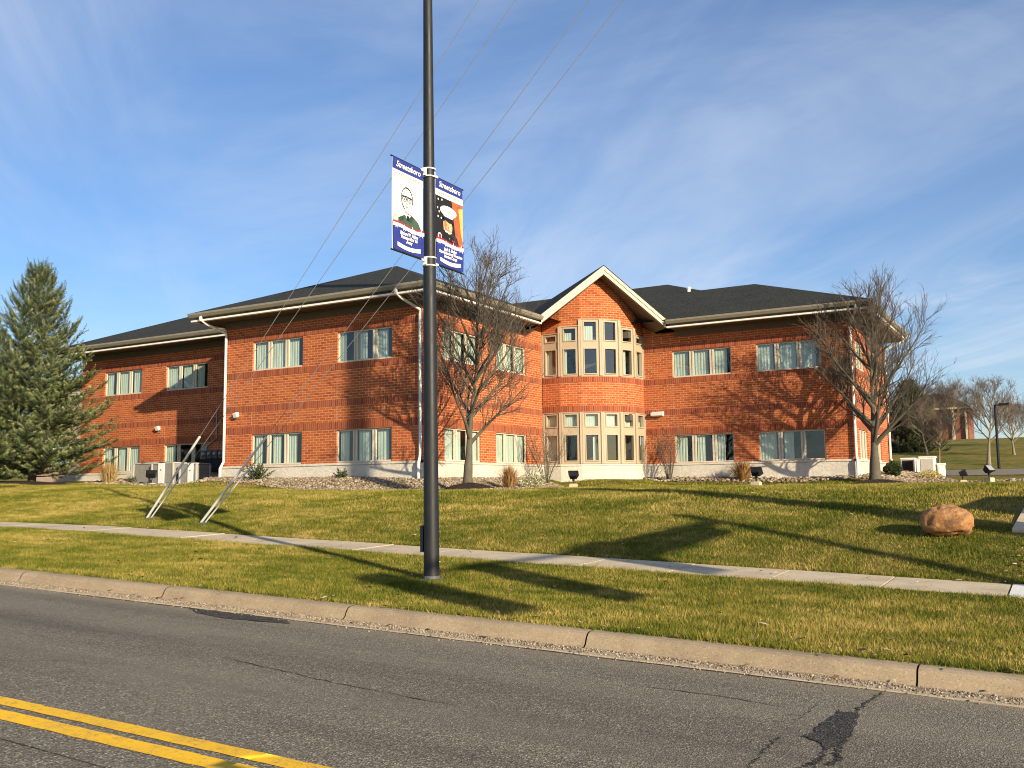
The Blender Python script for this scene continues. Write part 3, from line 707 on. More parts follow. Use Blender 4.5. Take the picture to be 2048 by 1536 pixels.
def window(p0, p1, s0, s1, z0, z1, lites=3, curtain=None, depth=0.10, frame=None, blank=None):
    """three-lite window in the wall p0->p1: frame mesh, with panes and curtains as its children"""
    p0, p1 = Vector(p0), Vector(p1); d = (p1 - p0).normalized(); nrm = Vector((d.y, -d.x, 0))
    M = Matrix(((d.x, nrm.x, 0, p0.x), (d.y, nrm.y, 0, p0.y), (0, 0, 1, 0), (0, 0, 0, 1)))
    f = MB(); t = 0.055; y0, y1 = -depth - .03, -depth + .035
    f.box(s0 + .002, y0, z0 + .002, s0 + t, y1, z1 - .002, M); f.box(s1 - t, y0, z0 + .002, s1 - .002, y1, z1 - .002, M)
    f.box(s0 + t, y0, z1 - t, s1 - t, y1, z1 - .002, M); f.box(s0 + t, y0, z0 + .002, s1 - t, y1 + .05, z0 + t, M)
    mw = 0.20; edges = []; w = (s1 - s0 - 2 * t - (lites - 1) * mw) / lites; s = s0 + t
    for k in range(lites):
        edges.append((s, s + w))
        if k < lites - 1:
            f.box(s + w, y0, z0 + t, s + w + .075, y1 - .004, z1 - t, M); f.box(s + w + .125, y0, z0 + t, s + w + mw, y1 - .004, z1 - t, M)
            f.box(s + w + .075, y0, z0 + t, s + w + .125, y1 - .04, z1 - t, M)
        s += w + mw
    fo = bpart(f, 'window', frame or M_frame)
    pn = MB()
    for a, b in edges: pn.face([M @ Vector(q) for q in ((a - .01, -depth - .005, z0 + t - .01), (b + .01, -depth - .005, z0 + t - .01), (b + .01, -depth - .005, z1 - t + .01), (a - .01, -depth - .005, z1 - t + .01))])
    po = bpart(pn, 'pane', M_glass, fo)
    cv = curtain if curtain is not None else [(crnd.uniform(0, .1), crnd.uniform(.55, 1.0)) for _ in edges]
    for (a, b), c in zip(edges, cv):
        if not c: continue
        L = b - a; ca, cz = a + L * c[0] - .05, a + L * c[1] + .02; m = MB(); n = 26
        ph = crnd.uniform(0, 6); pts = []
        for i in range(n + 1):
            x = ca + (cz - ca) * i / n
            pts.append((x, -depth - .085 + .009 * math.sin(x * 46 + ph) + .004 * math.sin(x * 97 + ph)))
        for (xa, ya), (xb, yb) in zip(pts[:-1], pts[1:]):
            m.face([M @ Vector(q) for q in ((xa, ya, z0 - .05), (xb, yb, z0 - .05), (xb, yb, z1 + .05), (xa, ya, z1 + .05))])
        bpart(m, 'curtain', M_curtain, fo, True)
    return fo
def band(mb, p0, p1, z0, z1, out, ops=(), uoff=0.0, ext0=0.0, ext1=0.0):
    """course of soldier bricks standing a little proud of the wall"""
    p0, p1 = Vector(p0), Vector(p1); L = (p1 - p0).length; d = (p1 - p0) / L; nr = Vector((d.y, -d.x)) * out
    def P(s, z, k=1): q = p0 + d * s + nr * k; return (q.x, q.y, z)
    a, b = -ext0, L + ext1
    mb.face([P(a, z0), P(b, z0), P(b, z1), P(a, z1)], [(a, z0 - z0 + .04), (b, .04), (b, z1 - z0 + .04), (a, z1 - z0 + .04)])
    for z, flip in ((z1, 0), (z0, 1)):
        q = [P(a, z), P(b, z), P(b, z, 0), P(a, z, 0)]; uv = [(a, .1), (b, .1), (b, .11), (a, .11)]
        if flip: q.reverse(); uv.reverse()
        mb.face(q, uv)
    for s in (a, b): mb.face([P(s, z0), P(s, z1), P(s, z1, 0), P(s, z0, 0)] if s == a else [P(s, z0, 0), P(s, z1, 0), P(s, z1), P(s, z0)], [(0, .1)] * 4)

A_ = (-30.65, 29.09); B_ = (-20.47, 29.09); Cc = (-20.47, 38.6); YR = 41.78
bay = [Vector((-20.44, 38.6))]
for k in range(6):
    a = R(-4 + 18 * k); bay.append(bay[-1] + 0.94 * Vector((math.cos(a), math.sin(a))))
RW0, RW1, RW2 = (-16.775, YR), (-7.45, YR), (-7.45, 50.6)
segs = {'LW': ((-44.5, 32.3), (-30.65, 32.3)), 'MW': (A_, B_), 'MS': (B_, Cc), 'RW': (RW0, RW1), 'RS': (RW1, RW2)}
sw = lambda seg, x0, x1: (x0 - segs[seg][0][0], x1 - segs[seg][0][0])
wins = {
 'LW': [(*sw('LW', -42.69, -39.88), *UP), (*sw('LW', -38.12, -35.23), *UP), (*sw('LW', -42.69, -39.88), *LO), (*sw('LW', -38.12, -35.2), *LO)],
 'MW': [(*sw('MW', -29.10, -26.33), *UP), (*sw('MW', -24.55, -21.85), *UP), (*sw('MW', -29.08, -26.33), *LO), (*sw('MW', -24.57, -21.87), *LO)],
 'MS': [(30.5 - 29.09, 33.15 - 29.09, *UP), (34.5 - 29.09, 37.08 - 29.09, *UP), (30.57 - 29.09, 33.2 - 29.09, *LO), (34.43 - 29.09, 37.1 - 29.09, *LO)],
 'RW': [(*sw('RW', -15.35, -12.57), *UP), (*sw('RW', -11.45, -8.69), *UP), (*sw('RW', -15.33, -12.58), *LO), (*sw('RW', -11.47, -8.65), *LO)],
 'RS': [(42.9 - YR, 44.9 - YR, *UP), (46.7 - YR, 48.6 - YR, *UP), (42.9 - YR, 44.9 - YR, *LO), (46.7 - YR, 48.6 - YR, *LO)],
}
curt = {
 'LW': [[(0, .55), (.05, .95), (.1, 1)], [(0, 1), (.1, .95), (0, .55)], [(0, .5), (.1, .6), (0, 1)], [(0, .7), None, (.4, 1)]],
 'MW': [[(.05, .8), (0, .88), (0, .6)], [(.0, .35), (.0, .5), (.0, .62)], [(.05, .5), (.1, .65), (.0, .52)], [(.14, .62), (.08, .8), (.05, .7)]],
 'MS': [[(0, .9), (0, .8), (0, 1)], [(0, 1), (.2, .8), (0, 1)], [(0, 1), (0, .6), (0, 1)], [(0, 1), (.1, 1), (0, .9)]],
 'RW': [[(0, .85), (.04, .85), (0, .72)], [(0, .85), (.04, .9), (0, .75)], [(.05, .62), (.1, .5), (.0, .45)], [(0, .85), (.1, .55), None]],
 'RS': [[(0, 1), (0, .8), (0, 1)], [(0, 1), (0, .8), (0, 1)], [(0, .9), (0, 1), (0, 1)], [(0, .9), (0, 1), (0, 1)]],
}
BANDS = [(2.47, 2.75, .006), (3.36, 3.64, .006), (4.80, 5.06, .012), (6.33, 6.60, .012)]
uo = {'LW': 0, 'MW': .1, 'MS': .25, 'RW': .2, 'RS': .05}
for key in ('LW', 'MW', 'MS', 'RW', 'RS'):
    p0, p1 = segs[key]; mb = MB(); wall(mb, p0, p1, Z_LIME - .05, Z_TOP + .2, wins[key], uoff=uo[key])
    if key == 'LW':
        wall(mb, (-44.5, 46), (-44.5, 32.3), Z_LIME - .05, Z_TOP + .2, (), uoff=.1)
    if key == 'MW':
        wall(mb, (-30.65, 32.3), A_, Z_LIME - .05, Z_TOP + .2, (), uoff=.05)
    if key == 'RS':
        wall(mb, RW2, (-20, 50.6), Z_LIME - .05, Z_TOP + .2, (), uoff=.05)
    wo_ = bpart(mb, 'wall', [M_brick, M_inner])
    for z0, z1, out in BANDS:
        mb = MB()
        e0 = {'LW': .01, 'MW': .012, 'MS': 0, 'RW': 0, 'RS': 0}[key]; e1 = {'LW': 0, 'MW': .012, 'MS': -.06, 'RW': .012, 'RS': .012}[key]
        band(mb, p0, p1, z0, z1, out, ext0=e0, ext1=e1)
        if key == 'MW': band(mb, (-30.65, 32.28), A_, z0, z1, out - .002)
        bpart(mb, 'soldier_course', M_soldier, wo_)
    for wv, cu in zip(wins[key], curt[key]):
        window(p0, p1, *wv, curtain=cu, lites=3)

# bay: six brick facets between two glazed tiers, wall top cut to the gable soffit
GP = Vector((-17.34, 38.76)); GD = Vector((1, 1)).normalized(); GN = Vector((1, -1)).normalized()
def soffit_z(p): return 9.57 - 0.785 * abs((Vector(p) - GP).dot(GD))
STEP = [7.10, 7.40, 7.69, 7.69, 7.40, 7.10]
mbw = MB(); mbw2 = MB(); mbs = MB(); mbs2 = MB()
for k in range(6):
    p0, p1 = bay[k], bay[k + 1]; u0 = k * .94
    wall(mbw, p0, p1, 3.47, 5.10, (), uoff=u0)
    band(mbs, p0, p1, 3.485, 3.76, .006); band(mbs2, p0, p1, 4.82, 5.06, .006)
    n = 8
    for i in range(n):
        a = p0.lerp(p1, i / n); b = p0.lerp(p1, (i + 1) / n)
        za, zb = max(STEP[k] + .01, soffit_z(a) + .03), max(STEP[k] + .01, soffit_z(b) + .03)
        s0, s1 = u0 + .94 * i / n, u0 + .94 * (i + 1) / n
        mbw2.face([(a.x, a.y, STEP[k]), (b.x, b.y, STEP[k]), (b.x, b.y, zb), (a.x, a.y, za)], [(s0, STEP[k]), (s1, STEP[k]), (s1, zb), (s0, za)])
# brick returns beside the bay, up under the soffit
for (qa, qb) in (((-20.47, 36.2), (-20.47, 38.6)), ((-16.775, YR), (-14.4, YR))):
    mbr = MB(); qa, qb = Vector(qa), Vector(qb)
    for i in range(6):
        a, b = qa.lerp(qb, i / 6), qb if i == 5 else qa.lerp(qb, (i + 1) / 6)
        za, zb = max(7.0, soffit_z(a)), max(7.0, soffit_z(b))
        off = Vector((0.003, 0)) if qa.x == qb.x else Vector((0, -0.003))
        a2, b2 = a + off, b + off
        mbr.face([(a2.x, a2.y, 6.62), (b2.x, b2.y, 6.62), (b2.x, b2.y, zb), (a2.x, a2.y, za)], [(a.length, 6.62), (b.length, 6.62), (b.length, zb), (a.length, za)])
    bpart(mbr, 'gable_return', M_brick)
bw = bpart(mbw, 'bay_wall', [M_brick, M_inner]); bpart(mbs, 'soldier_course', M_soldier, bw); bpart(mbs2, 'soldier_course', M_soldier, bw); bpart(mbw2, 'gable_wall', M_brick)
def bay_tier(rows, z0, tops, name):
    for k in range(6):
        p0, p1 = bay[k], bay[k + 1]; d = (p1 - p0).normalized(); nr = Vector((d.y, -d.x))
        M = Matrix(((d.x, nr.x, 0, p0.x), (d.y, nr.y, 0, p0.y), (0, 0, 1, 0), (0, 0, 0, 1)))
        ops = [(.20, .74, a, b if b else tops[k] - .13) for a, b in rows]
        m = MB(); e = 0.012
        wall(m, p0 + nr * e, p1 + nr * e, z0, tops[k], ops, depth=.14)
        # outer corner pilasters and raised casings
        for s in (0.0, .94): m.box(s - .07, .012, z0, s + .07, .045, tops[k] - (.02 if True else 0), M)
        for a, b, c, f in ops:
            m.box(a - .045, .013, c - .045, a, .034, f + .045, M); m.box(b, .013, c - .045, b + .045, .034, f + .045, M)
            m.box(a, .013, f, b, .034, f + .045, M); m.box(a, .013, c - .045, b, .05, c, M)
        m.box(.0, -.1, tops[k] - .03, .94, .05, tops[k], M)
        fo = bpart(m, name, [M_bayframe, M_inner])
        pn = MB()
        for a, b, c, f in ops:
            pn.face([M @ Vector(q) for q in ((a, -.07, c), (b, -.07, c), (b, -.07, f), (a, -.07, f))])
        bpart(pn, 'pane', M_glass, fo)
        for (a, b, c, f), hh in zip(ops, ((0, 1), (2, 3))):
            cv = BAYC[name].get((k, hh[0] // 2))
            if not cv: continue
            m2 = MB(); n = 16; ca, cz = a - .05 + .6 * cv[0], a - .05 + .64 * cv[1]
            pts = [(ca + (cz - ca) * i / n, -.17 + .008 * math.sin((ca + (cz - ca) * i / n) * 60 + k)) for i in range(n + 1)]
            ftop = c + (f - c) * cv[2] if len(cv) > 2 else f + .05
            for (xa, ya), (xb, yb) in zip(pts[:-1], pts[1:]):
                m2.face([M @ Vector(q) for q in ((xa, ya, c - .05), (xb, yb, c - .05), (xb, yb, ftop), (xa, ya, ftop))])
            bpart(m2, 'curtain', M_curtain, fo, True)
BAYC = {'bay_window': {(0, 0): (0, .45), (1, 0): (.0, .22), (1, 1): (0, .62, .7), (2, 1): (0, .72, .8), (0, 1): (.2, .6, .4), (2, 0): None, (4, 0): (.3, .62), (5, 0): (.2, .8)},
        'bay_storefront': {(0, 0): (0, 1), (0, 1): (0, 1.05), (1, 1): (0, 1.05), (2, 1): (0, 1.05), (3, 1): (0, 1.05), (4, 1): (0, 1.05), (5, 1): (0, 1.05), (2, 0): (.62, .95)}}
bay_tier([(5.21, 6.33), (6.73, None)], 5.10, STEP, 'bay_window')
bay_tier([(1.30, 2.43), (2.83, 3.36)], 1.16, [3.47] * 6, 'bay_storefront')

# expansion joints in line with the window jambs
M_joint = simple('joint_sealant', (0.42, 0.24, 0.16), 0.8, 0.1, 6)
for key in ('LW', 'MW', 'MS', 'RW'):
    p0, p1 = Vector(segs[key][0]), Vector(segs[key][1]); d = (p1 - p0).normalized(); nr = Vector((d.y, -d.x))
    for wv in wins[key][:2]:
        M = Matrix(((d.x, nr.x, 0, p0.x), (d.y, nr.y, 0, p0.y), (0, 0, 1, 0), (0, 0, 0, 1)))
        for za, zb in ((2.755, 3.355), (3.645, 4.795)):
            m = MB(); m.box(wv[0] - .008, -.01, za, wv[0] + .008, .004, zb, M); bpart(m, 'expansion_joint', M_joint)

# limestone base with projecting cap
def base_run(mb, p0, p1, e0, e1, zb0, zb1):
    p0, p1 = Vector(p0), Vector(p1); L = (p1 - p0).length; d = (p1 - p0) / L; nr = Vector((d.y, -d.x))
    def P(s, o, z): q = p0 + d * s + nr * o; return (q.x, q.y, z)
    n = max(1, int(L / 2)); pr = [(.10, None), (.085, 1.05), (.12, 1.06), (.12, Z_LIME), (-.05, Z_LIME + .012)]
    for i in range(n):
        a = -e0 + (L + e0 + e1) * i / n; b = -e0 + (L + e0 + e1) * (i + 1) / n
        for (o0, z0), (o1, z1) in zip(pr[:-1], pr[1:]):
            za = z0 if z0 is not None else zb0; zc = za
            mb.face([P(a, o0, za), P(b, o0, zc), P(b, o1, z1), P(a, o1, z1)], [(a, za), (b, za), (b, z1), (a, z1)])
    for s in (-e0, L + e1):
        mb.face([P(s, .10, zb0), P(s, .085, 1.05), P(s, .12, 1.06), P(s, .12, Z_LIME), P(s, -.05, Z_LIME), P(s, -.05, zb0)])
mb = MB()
base_run(mb, *segs['LW'], .12, 0, .2, .2); base_run(mb, (-30.65, 32.3), A_, 0, .12, .2, .2); base_run(mb, *segs['MW'], .12, .12, .2, .2)
base_run(mb, B_, (-20.47, 38.5), .12, .0, .2, .2); base_run(mb, RW0, RW1, 0, .12, .05, .05); base_run(mb, RW1, RW2, .12, .1, .05, .05); base_run(mb, (-44.5, 46), (-44.5, 32.3), 0, .12, .2, .2)
for k in range(6): base_run(mb, bay[k], bay[k + 1], .02, .02, .05, .05)
bpart(mb, 'stone_base', M_stone)
# floor slab and dark rooms
mb = MB()
for z in (3.1, 6.9):
    mb.box(-44.3, 32.5, z, -30.9, 45.9, z + .3); mb.box(-30.4, 29.3, z, -20.7, 46, z + .3); mb.box(-20.69, 40.4, z, -16.9, 50, z + .3); mb.box(-16.89, 42.0, z, -7.7, 50.4, z + .3)
mb.box(-44.2, 35.2, .4, -30.9, 35.3, 7.2); mb.box(-30.3, 32.0, .4, -23.4, 32.1, 7.2); mb.box(-23.4, 32.0, .4, -23.3, 46, 7.2); mb.box(-22.8, 41.6, .4, -17, 41.7, 7.2); mb.box(-16.4, 44.6, .4, -10.4, 44.7, 7.2); mb.box(-10.4, 44.6, .4, -10.3, 50, 7.2)
bpart(mb, 'interior', M_inner)

# roofs
def roof_face(mb, pts):
    """uv: u along the eave (horizontal), v up the slope"""
    P = [Vector(p) for p in pts]; n = (P[1] - P[0]).cross(P[2] - P[0]).normalized()
    if n.z < 0: P.reverse(); n = -n
    h = Vector((0, 0, 1)).cross(n).normalized(); w = n.cross(h)
    mb.face(P, [(p.dot(h), p.dot(w)) for p in P])
ZE = 7.62; OV = 1.08
mb = MB(); xl, xr, yf = -30.65 - OV, -20.47 + OV, 29.09 - OV; ax, ay = -25.45, 34.2
roof_face(mb, [(xl, yf, ZE), (xr, yf, ZE), (ax, ay, 10.12)]); roof_face(mb, [(xr, yf, ZE), (xr, 48, ZE), (ax, 48, 10.12), (ax, ay, 10.12)]); roof_face(mb, [(xl, 48, ZE), (xl, yf, ZE), (ax, ay, 10.12), (ax, 48, 10.12)])
bpart(mb, 'roof', M_shingle)
mb = MB(); xl, yf = -44.5 - OV, 32.3 - OV; hh = 6.4; zr = ZE + .42 * hh
roof_face(mb, [(xl, yf, ZE), (-27, yf, ZE), (-27, yf + hh, zr), (xl + hh, yf + hh, zr)]); roof_face(mb, [(xl, yf + 2 * hh, ZE), (xl, yf, ZE), (xl + hh, yf + hh, zr)]); roof_face(mb, [(-27, yf + 2 * hh, ZE), (xl, yf + 2 * hh, ZE), (xl + hh, yf + hh, zr), (-27, yf + hh, zr)])
bpart(mb, 'roof', M_shingle)
mb = MB(); xr, yf, yb = -7.45 + OV, YR - OV, 51.6; rx, ry, rz = -12.7, 46.64, 10.06
roof_face(mb, [(-22, yf, ZE), (xr, yf, ZE), (rx, ry, rz), (-22, ry, rz)]); roof_face(mb, [(xr, yf, ZE), (xr, yb, ZE), (rx, ry, rz)]); roof_face(mb, [(xr, yb, ZE), (-22, yb, ZE), (-22, ry, rz), (rx, ry, rz)])
bpart(mb, 'roof', M_shingle)
mb = MB(); z0 = ZE - .03; x0, x1, y0, y1 = -46, -9.3, yf + .02, 59.3; ya = 50.0
roof_face(mb, [(x0, y0, z0), (x1, y0, z0), (-18.5, ya, 11.33), (-37, ya, 11.33)]); roof_face(mb, [(x1, y0, z0), (x1, y1, z0), (-18.5, ya, 11.33)]); roof_face(mb, [(x1, y1, z0), (x0, y1, z0), (-37, ya, 11.33), (-18.5, ya, 11.33)]); roof_face(mb, [(x0, y1, z0), (x0, y0, z0), (-37, ya, 11.33)])
bpart(mb, 'roof', M_shingle)
m = MB(); m.lathe([(.09, 9.75), (.09, 10.25), (.13, 10.26), (.13, 10.33), (.02, 10.38)], 12, Matrix.Translation((-16.2, 46.9, 0))); bpart(m, 'roof_vent', M_white)
# eaves: swept fascia, gutter, soffit, frieze
def sweep(mb, line, prof, closed_prof=False):
    L = [Vector(p) for p in line]; n = len(L); nor = []
    for a, b in zip(L[:-1], L[1:]): d = (b - a).normalized(); nor.append(Vector((d.y, -d.x)))
    mit = []
    for i in range(n):
        if i == 0: mit.append(nor[0])
        elif i == n - 1: mit.append(nor[-1])
        else: m = nor[i - 1] + nor[i]; mit.append(m / max(.2, m.dot(nor[i])))
    pr = prof + ([prof[0]] if closed_prof else [])
    for i in range(n - 1):
        for (o0, z0), (o1, z1) in zip(pr[:-1], pr[1:]):
            a, b, c, d = L[i] + mit[i] * o0, L[i + 1] + mit[i + 1] * o0, L[i + 1] + mit[i + 1] * o1, L[i] + mit[i] * o1
            mb.face([(a.x, a.y, z0), (b.x, b.y, z0), (c.x, c.y, z1), (d.x, d.y, z1)])
    for i in (0, n - 1):
        q = [(*(L[i] + mit[i] * o), z) for o, z in prof]
        mb.face(q if i else q[::-1])
eaves = [[(-44.5, 46), (-44.5, 32.3), (-30.65, 32.3), A_, B_, (-20.47, 36.72)], [(-15.19, YR), RW1, RW2, (-20, 50.6)]]
for ln in eaves:
    mg, mf, ms_, mz, mr = MB(), MB(), MB(), MB(), MB()
    sweep(mg, ln, [(.90, 7.425), (1.075, 7.425), (1.135, 7.53), (1.14, 7.605), (1.12, 7.605), (1.112, 7.575), (.9, 7.56)])
    sweep(mf, ln, [(.86, 7.245), (1.03, 7.245), (1.03, 7.315), (.86, 7.325)])
    sweep(mr, ln, [(.86, 7.322), (.86, 7.43)])
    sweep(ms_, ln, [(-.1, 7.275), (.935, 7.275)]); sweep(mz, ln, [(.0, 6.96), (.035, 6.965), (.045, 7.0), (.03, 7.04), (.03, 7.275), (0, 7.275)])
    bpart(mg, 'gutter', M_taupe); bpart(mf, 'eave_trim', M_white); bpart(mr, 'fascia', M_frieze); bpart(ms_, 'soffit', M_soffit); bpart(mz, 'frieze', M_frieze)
# gable over the bay
def GPt(t, back, z): q = GP + GD * t - GN * back; return (q.x, q.y, z)
HW = 2.96; SL = 0.785
def slab(mb, side, b0, b1, ztop, th, t0=0, t1=HW):
    a, c = t0 * side, t1 * side
    q = [GPt(a, b0, ztop - SL * t0), GPt(c, b0, ztop - SL * t1), GPt(c, b1, ztop - SL * t1), GPt(a, b1, ztop - SL * t0)]
    q2 = [(p[0], p[1], p[2] - th) for p in q]
    mb.face(q if side < 0 else q[::-1]); mb.face(q2[::-1] if side < 0 else q2)
    for i in range(4): mb.face([q[i], q[(i + 1) % 4], q2[(i + 1) % 4], q2[i]] if side > 0 else [q2[i], q2[(i + 1) % 4], q[(i + 1) % 4], q[i]])
mb = MB()
for s in (-1, 1):
    a = [GPt(0, -.05, 10.03), GPt(s * (HW + .06), -.05, 10.03 - SL * (HW + .06)), GPt(s * (HW + .06), 9.5, 10.03 - SL * (HW + .06)), GPt(0, 9.5, 10.03)]
    roof_face(mb, a)
    q = a[:2]; mb.face([q[0], q[1], (q[1][0], q[1][1], q[1][2] - .035), (q[0][0], q[0][1], q[0][2] - .035)])
bpart(mb, 'gable_roof', M_shingle)
mb = MB()
for s in (-1, 1):
    slab(mb, s, 0.0, .05, 9.99, .37)            # verge board
    slab(mb, s, -.035, .0, 9.99, .17)           # shingle mould in front of it
bpart(mb, 'verge_board', M_cream)
mb = MB()
for s in (-1, 1): slab(mb, s, .05, 4.2, 9.62, .04)
bpart(mb, 'gable_soffit', M_soffit)
# downspouts
def downspout(gx, gy, wx, wy, nx, ny, zb, toe):
    m = MB()
    m.lathe([(.03, 0), (.065, -.05), (.075, -.13), (.05, -.2)], 10, Matrix.Translation((gx, gy, 7.45)))
    m.tube([(gx, gy, 7.3), (gx + (wx - gx) * .25, gy + (wy - gy) * .25, 7.12), (wx, wy, 6.78), (wx, wy, 6.6), (wx, wy, 1.35), (wx + nx * .14, wy + ny * .14, 1.05), (wx + nx * .14, wy + ny * .14, zb)], .055, 8)
    bpart(m, 'downspout', M_white)
downspout(-31.05, 28.02, -30.56, 29.0, -.4, -1, .3, 0)
downspout(-20.9, 28.02, -20.50, 29.0, .2, -1, .3, 0)
downspout(-6.95, 40.72, -7.40, 41.68, .4, -1, .2, 0)
downspout(-6.42, 50.9, -7.36, 50.55, 1, 0, .3, 0)
# wall lights (small white floods) and the wedge light by the bay
def wall_light(x, y, z):
    m = MB(); M = Matrix.Translation((x, y, z))
    m.box(-.06, -.03, -.06, .06, 0, .06, M)
    m.prism([(-.10, -.20), (.10, -.20), (.07, -.03), (-.07, -.03)], -.09, .09, M @ Matrix.Rotation(R(25), 4, 'X'))
    o = bpart(m, 'wall_light', M_white)
wall_light(-29.87, 29.08, 3.33); wall_light(-38.48, 32.29, 3.30)
m = MB(); M = Matrix.Translation((-16.1, YR, 3.42))
v = [(-.28, -.004, .13), (.28, -.004, .13), (.28, -.25, .05), (-.28, -.25, .05), (-.28, -.004, -.1), (.28, -.004, -.1), (.28, -.22, -.06), (-.28, -.22, -.06)]
for q in ((0, 3, 2, 1), (4, 5, 6, 7), (3, 7, 6, 2), (0, 4, 7, 3), (1, 2, 6, 5)): m.face([M @ Vector(v[k]) for k in q])
bpart(m, 'wall_vent', M_white)

exec_later = []

# ------------------------------------------------------------------ bare trees
def bare_tree(name, x, y, z, H, trunk_r, fork, crown_r, n_limbs, label, group, seed, mat, twig_mat, detail=1.0, crown_top=1.0):
    r = random.Random(seed)
    root = empty(name, (x, y, z), label, 'tree', group)
    tk = MB(); tw = MB()
    def curve(p, d, L, r0, r1, n, wob, rise):
        P = [p.copy()]; q = p.copy(); d = d.normalized()
        for i in range(n):
            d = (d + Vector((r.gauss(0, wob), r.gauss(0, wob), r.gauss(0, wob) + rise))).normalized()
            q = q + d * (L / n); P.append(q.copy())
        rad = [r0 + (r1 - r0) * (i / n) ** .8 for i in range(n + 1)]
        return P, rad
    def twigs(P, L, depth):
        n = len(P) - 1
        cnt = int(detail * {2: 3.5, 1: 2.1}[depth] * max(.6, L) / (0.9 if depth == 2 else .55)) + 1
        for _ in range(cnt):
            t = r.uniform(.22, 1.0) * n; i = min(int(t), n - 1); p = P[i].lerp(P[i + 1], t - i); d = (P[i + 1] - P[i]).normalized()
            side = d.cross(Vector((r.gauss(0, 1), r.gauss(0, 1), r.gauss(0, 1)))).normalized()
            nd = (d * r.uniform(.7, 1.2) + side * r.uniform(.45, .9) + Vector((0, 0, .18))).normalized()
            l2 = L * r.uniform(.28, .5) if depth == 2 else r.uniform(.18, .42)
            Q, rd = curve(p, nd, l2, .010 if depth == 2 else .006, .004 if depth == 2 else .003, 4 if depth == 2 else 3, .10, .05)
            tw.tube(Q, rd, 3, False)
            if depth == 2: twigs(Q, l2, 1)
    # leader
    lead, lr = curve(Vector((0, 0, -.15)), Vector((0.02, 0.0, 1)), H * .93 * crown_top, trunk_r, .012, 18, .035, .10)
    lr[0] *= 1.35
    lr = [q if i < 3 else q * (.82 - .25 * min(1, (i - 3) / 6)) for i, q in enumerate(lr)]
    tk.tube(lead, lr, 10)
    twigs(lead[9:], H * .26, 2)
    for k in range(n_limbs):
        t = fork / H + (0.80 - fork / H) * (max(0, k + r.uniform(-.3, .3)) / n_limbs) ** .9
        t = max(fork / H * .92, t); i = min(int(t / (.93 * crown_top) * 18), 16); p = lead[i].lerp(lead[i + 1], r.random())
        a = k * 2.399 + r.uniform(-.5, .5); hfrac = (p.z / H)
        out = r.uniform(.75, 1.05) * (1.0 - .45 * max(0, hfrac - .35))
        d = Vector((math.cos(a) * out, math.sin(a) * out, .62 + .75 * hfrac))
        # length so that the tip reaches the egg-shaped crown outline
        prof = math.sin(math.pi * min(.97, .30 + .62 * hfrac)) ** .7
        L = crown_r * prof * r.uniform(1.15, 1.5) * (1.15 if hfrac < .45 else 1)
        L = min(L, (H - p.z) * 1.05)
        r0 = max(.022, trunk_r * (.50 - .34 * hfrac)) * r.uniform(.8, 1.1)
        P, rd = curve(p, d, L, r0, .009, 9, .05, .045)
        tk.tube(P, rd, 7, False)
        # secondary limbs
        ns = int(5.6 * detail * max(.6, L / 2.2))
        for _ in range(ns):
            t2 = r.uniform(.15, .92) * 9; i2 = min(int(t2), 8); q = P[i2].lerp(P[i2 + 1], t2 - i2); dd = (P[i2 + 1] - P[i2]).normalized()
            side = dd.cross(Vector((r.gauss(0, 1), r.gauss(0, 1), r.gauss(0, 1)))).normalized()
            nd = dd * .9 + side * r.uniform(.5, .9) + Vector((0, 0, .22)); l2 = L * r.uniform(.28, .55) * (1.05 - .5 * t2 / 9)
            Q, rq = curve(q, nd, l2, rd[i2] * .5, .006, 6, .10, .05)
            tk.tube(Q, rq, 4, False); twigs(Q, l2, 2)
        twigs(P[2:], L * .8, 2)
    tk.build('trunk', mat, root, True); tw.build('crown', twig_mat, root, True)
    return root
bare_tree('bare_tree', -17.47, 27.47, g(-17.47, 27.47) + .12, 8.2, .18, 1.40, 2.25, 22, 'leafless tree behind the lamp pole, before the gabled bay', 'leafless trees by the brick building', 4, M_bark, M_twig, 1.25)
bare_tree('bare_tree', -6.46, 40.0, g(-6.46, 40.0) + .05, 8.2, .24, 1.40, 2.25, 22, 'leafless tree in dark mulch at the right corner of the brick building', 'leafless trees by the brick building', 21, M_bark, M_twig, 1.25)
def mulch(x, y, rx, ry, h, seed, label=None):
    r = random.Random(seed); mb = MB(); n = 40; rings = 5; P = []
    for k in range(rings + 1):
        f = k / rings; row = []
        for j in range(n):
            a = 2 * math.pi * j / n; w = 1 + (.10 * math.sin(3 * a + seed) + .06 * math.sin(7 * a)) * f
            px, py = x + rx * f * w * math.cos(a), y + ry * f * w * math.sin(a)
            row.append((px, py, g(px, py) + (h * (1 - f ** 2) + .03 * (1 - f)) + (r.uniform(0, .035) if k < rings else -.02) + .01))
        P.append(row)
    for k in range(rings):
        for j in range(n): mb.face([P[k][j], P[k + 1][j], P[k + 1][(j + 1) % n], P[k][(j + 1) % n]])
    o = mb.build('mulch_ring', M_mulch); tag(o, kind='structure')
mulch(-17.2, 27.1, 1.0, .8, .2, 1); mulch(-6.25, 39.4, 1.2, 1.3, .13, 2); mulch(-41.0, 26.6, 3.4, 1.9, .10, 3)

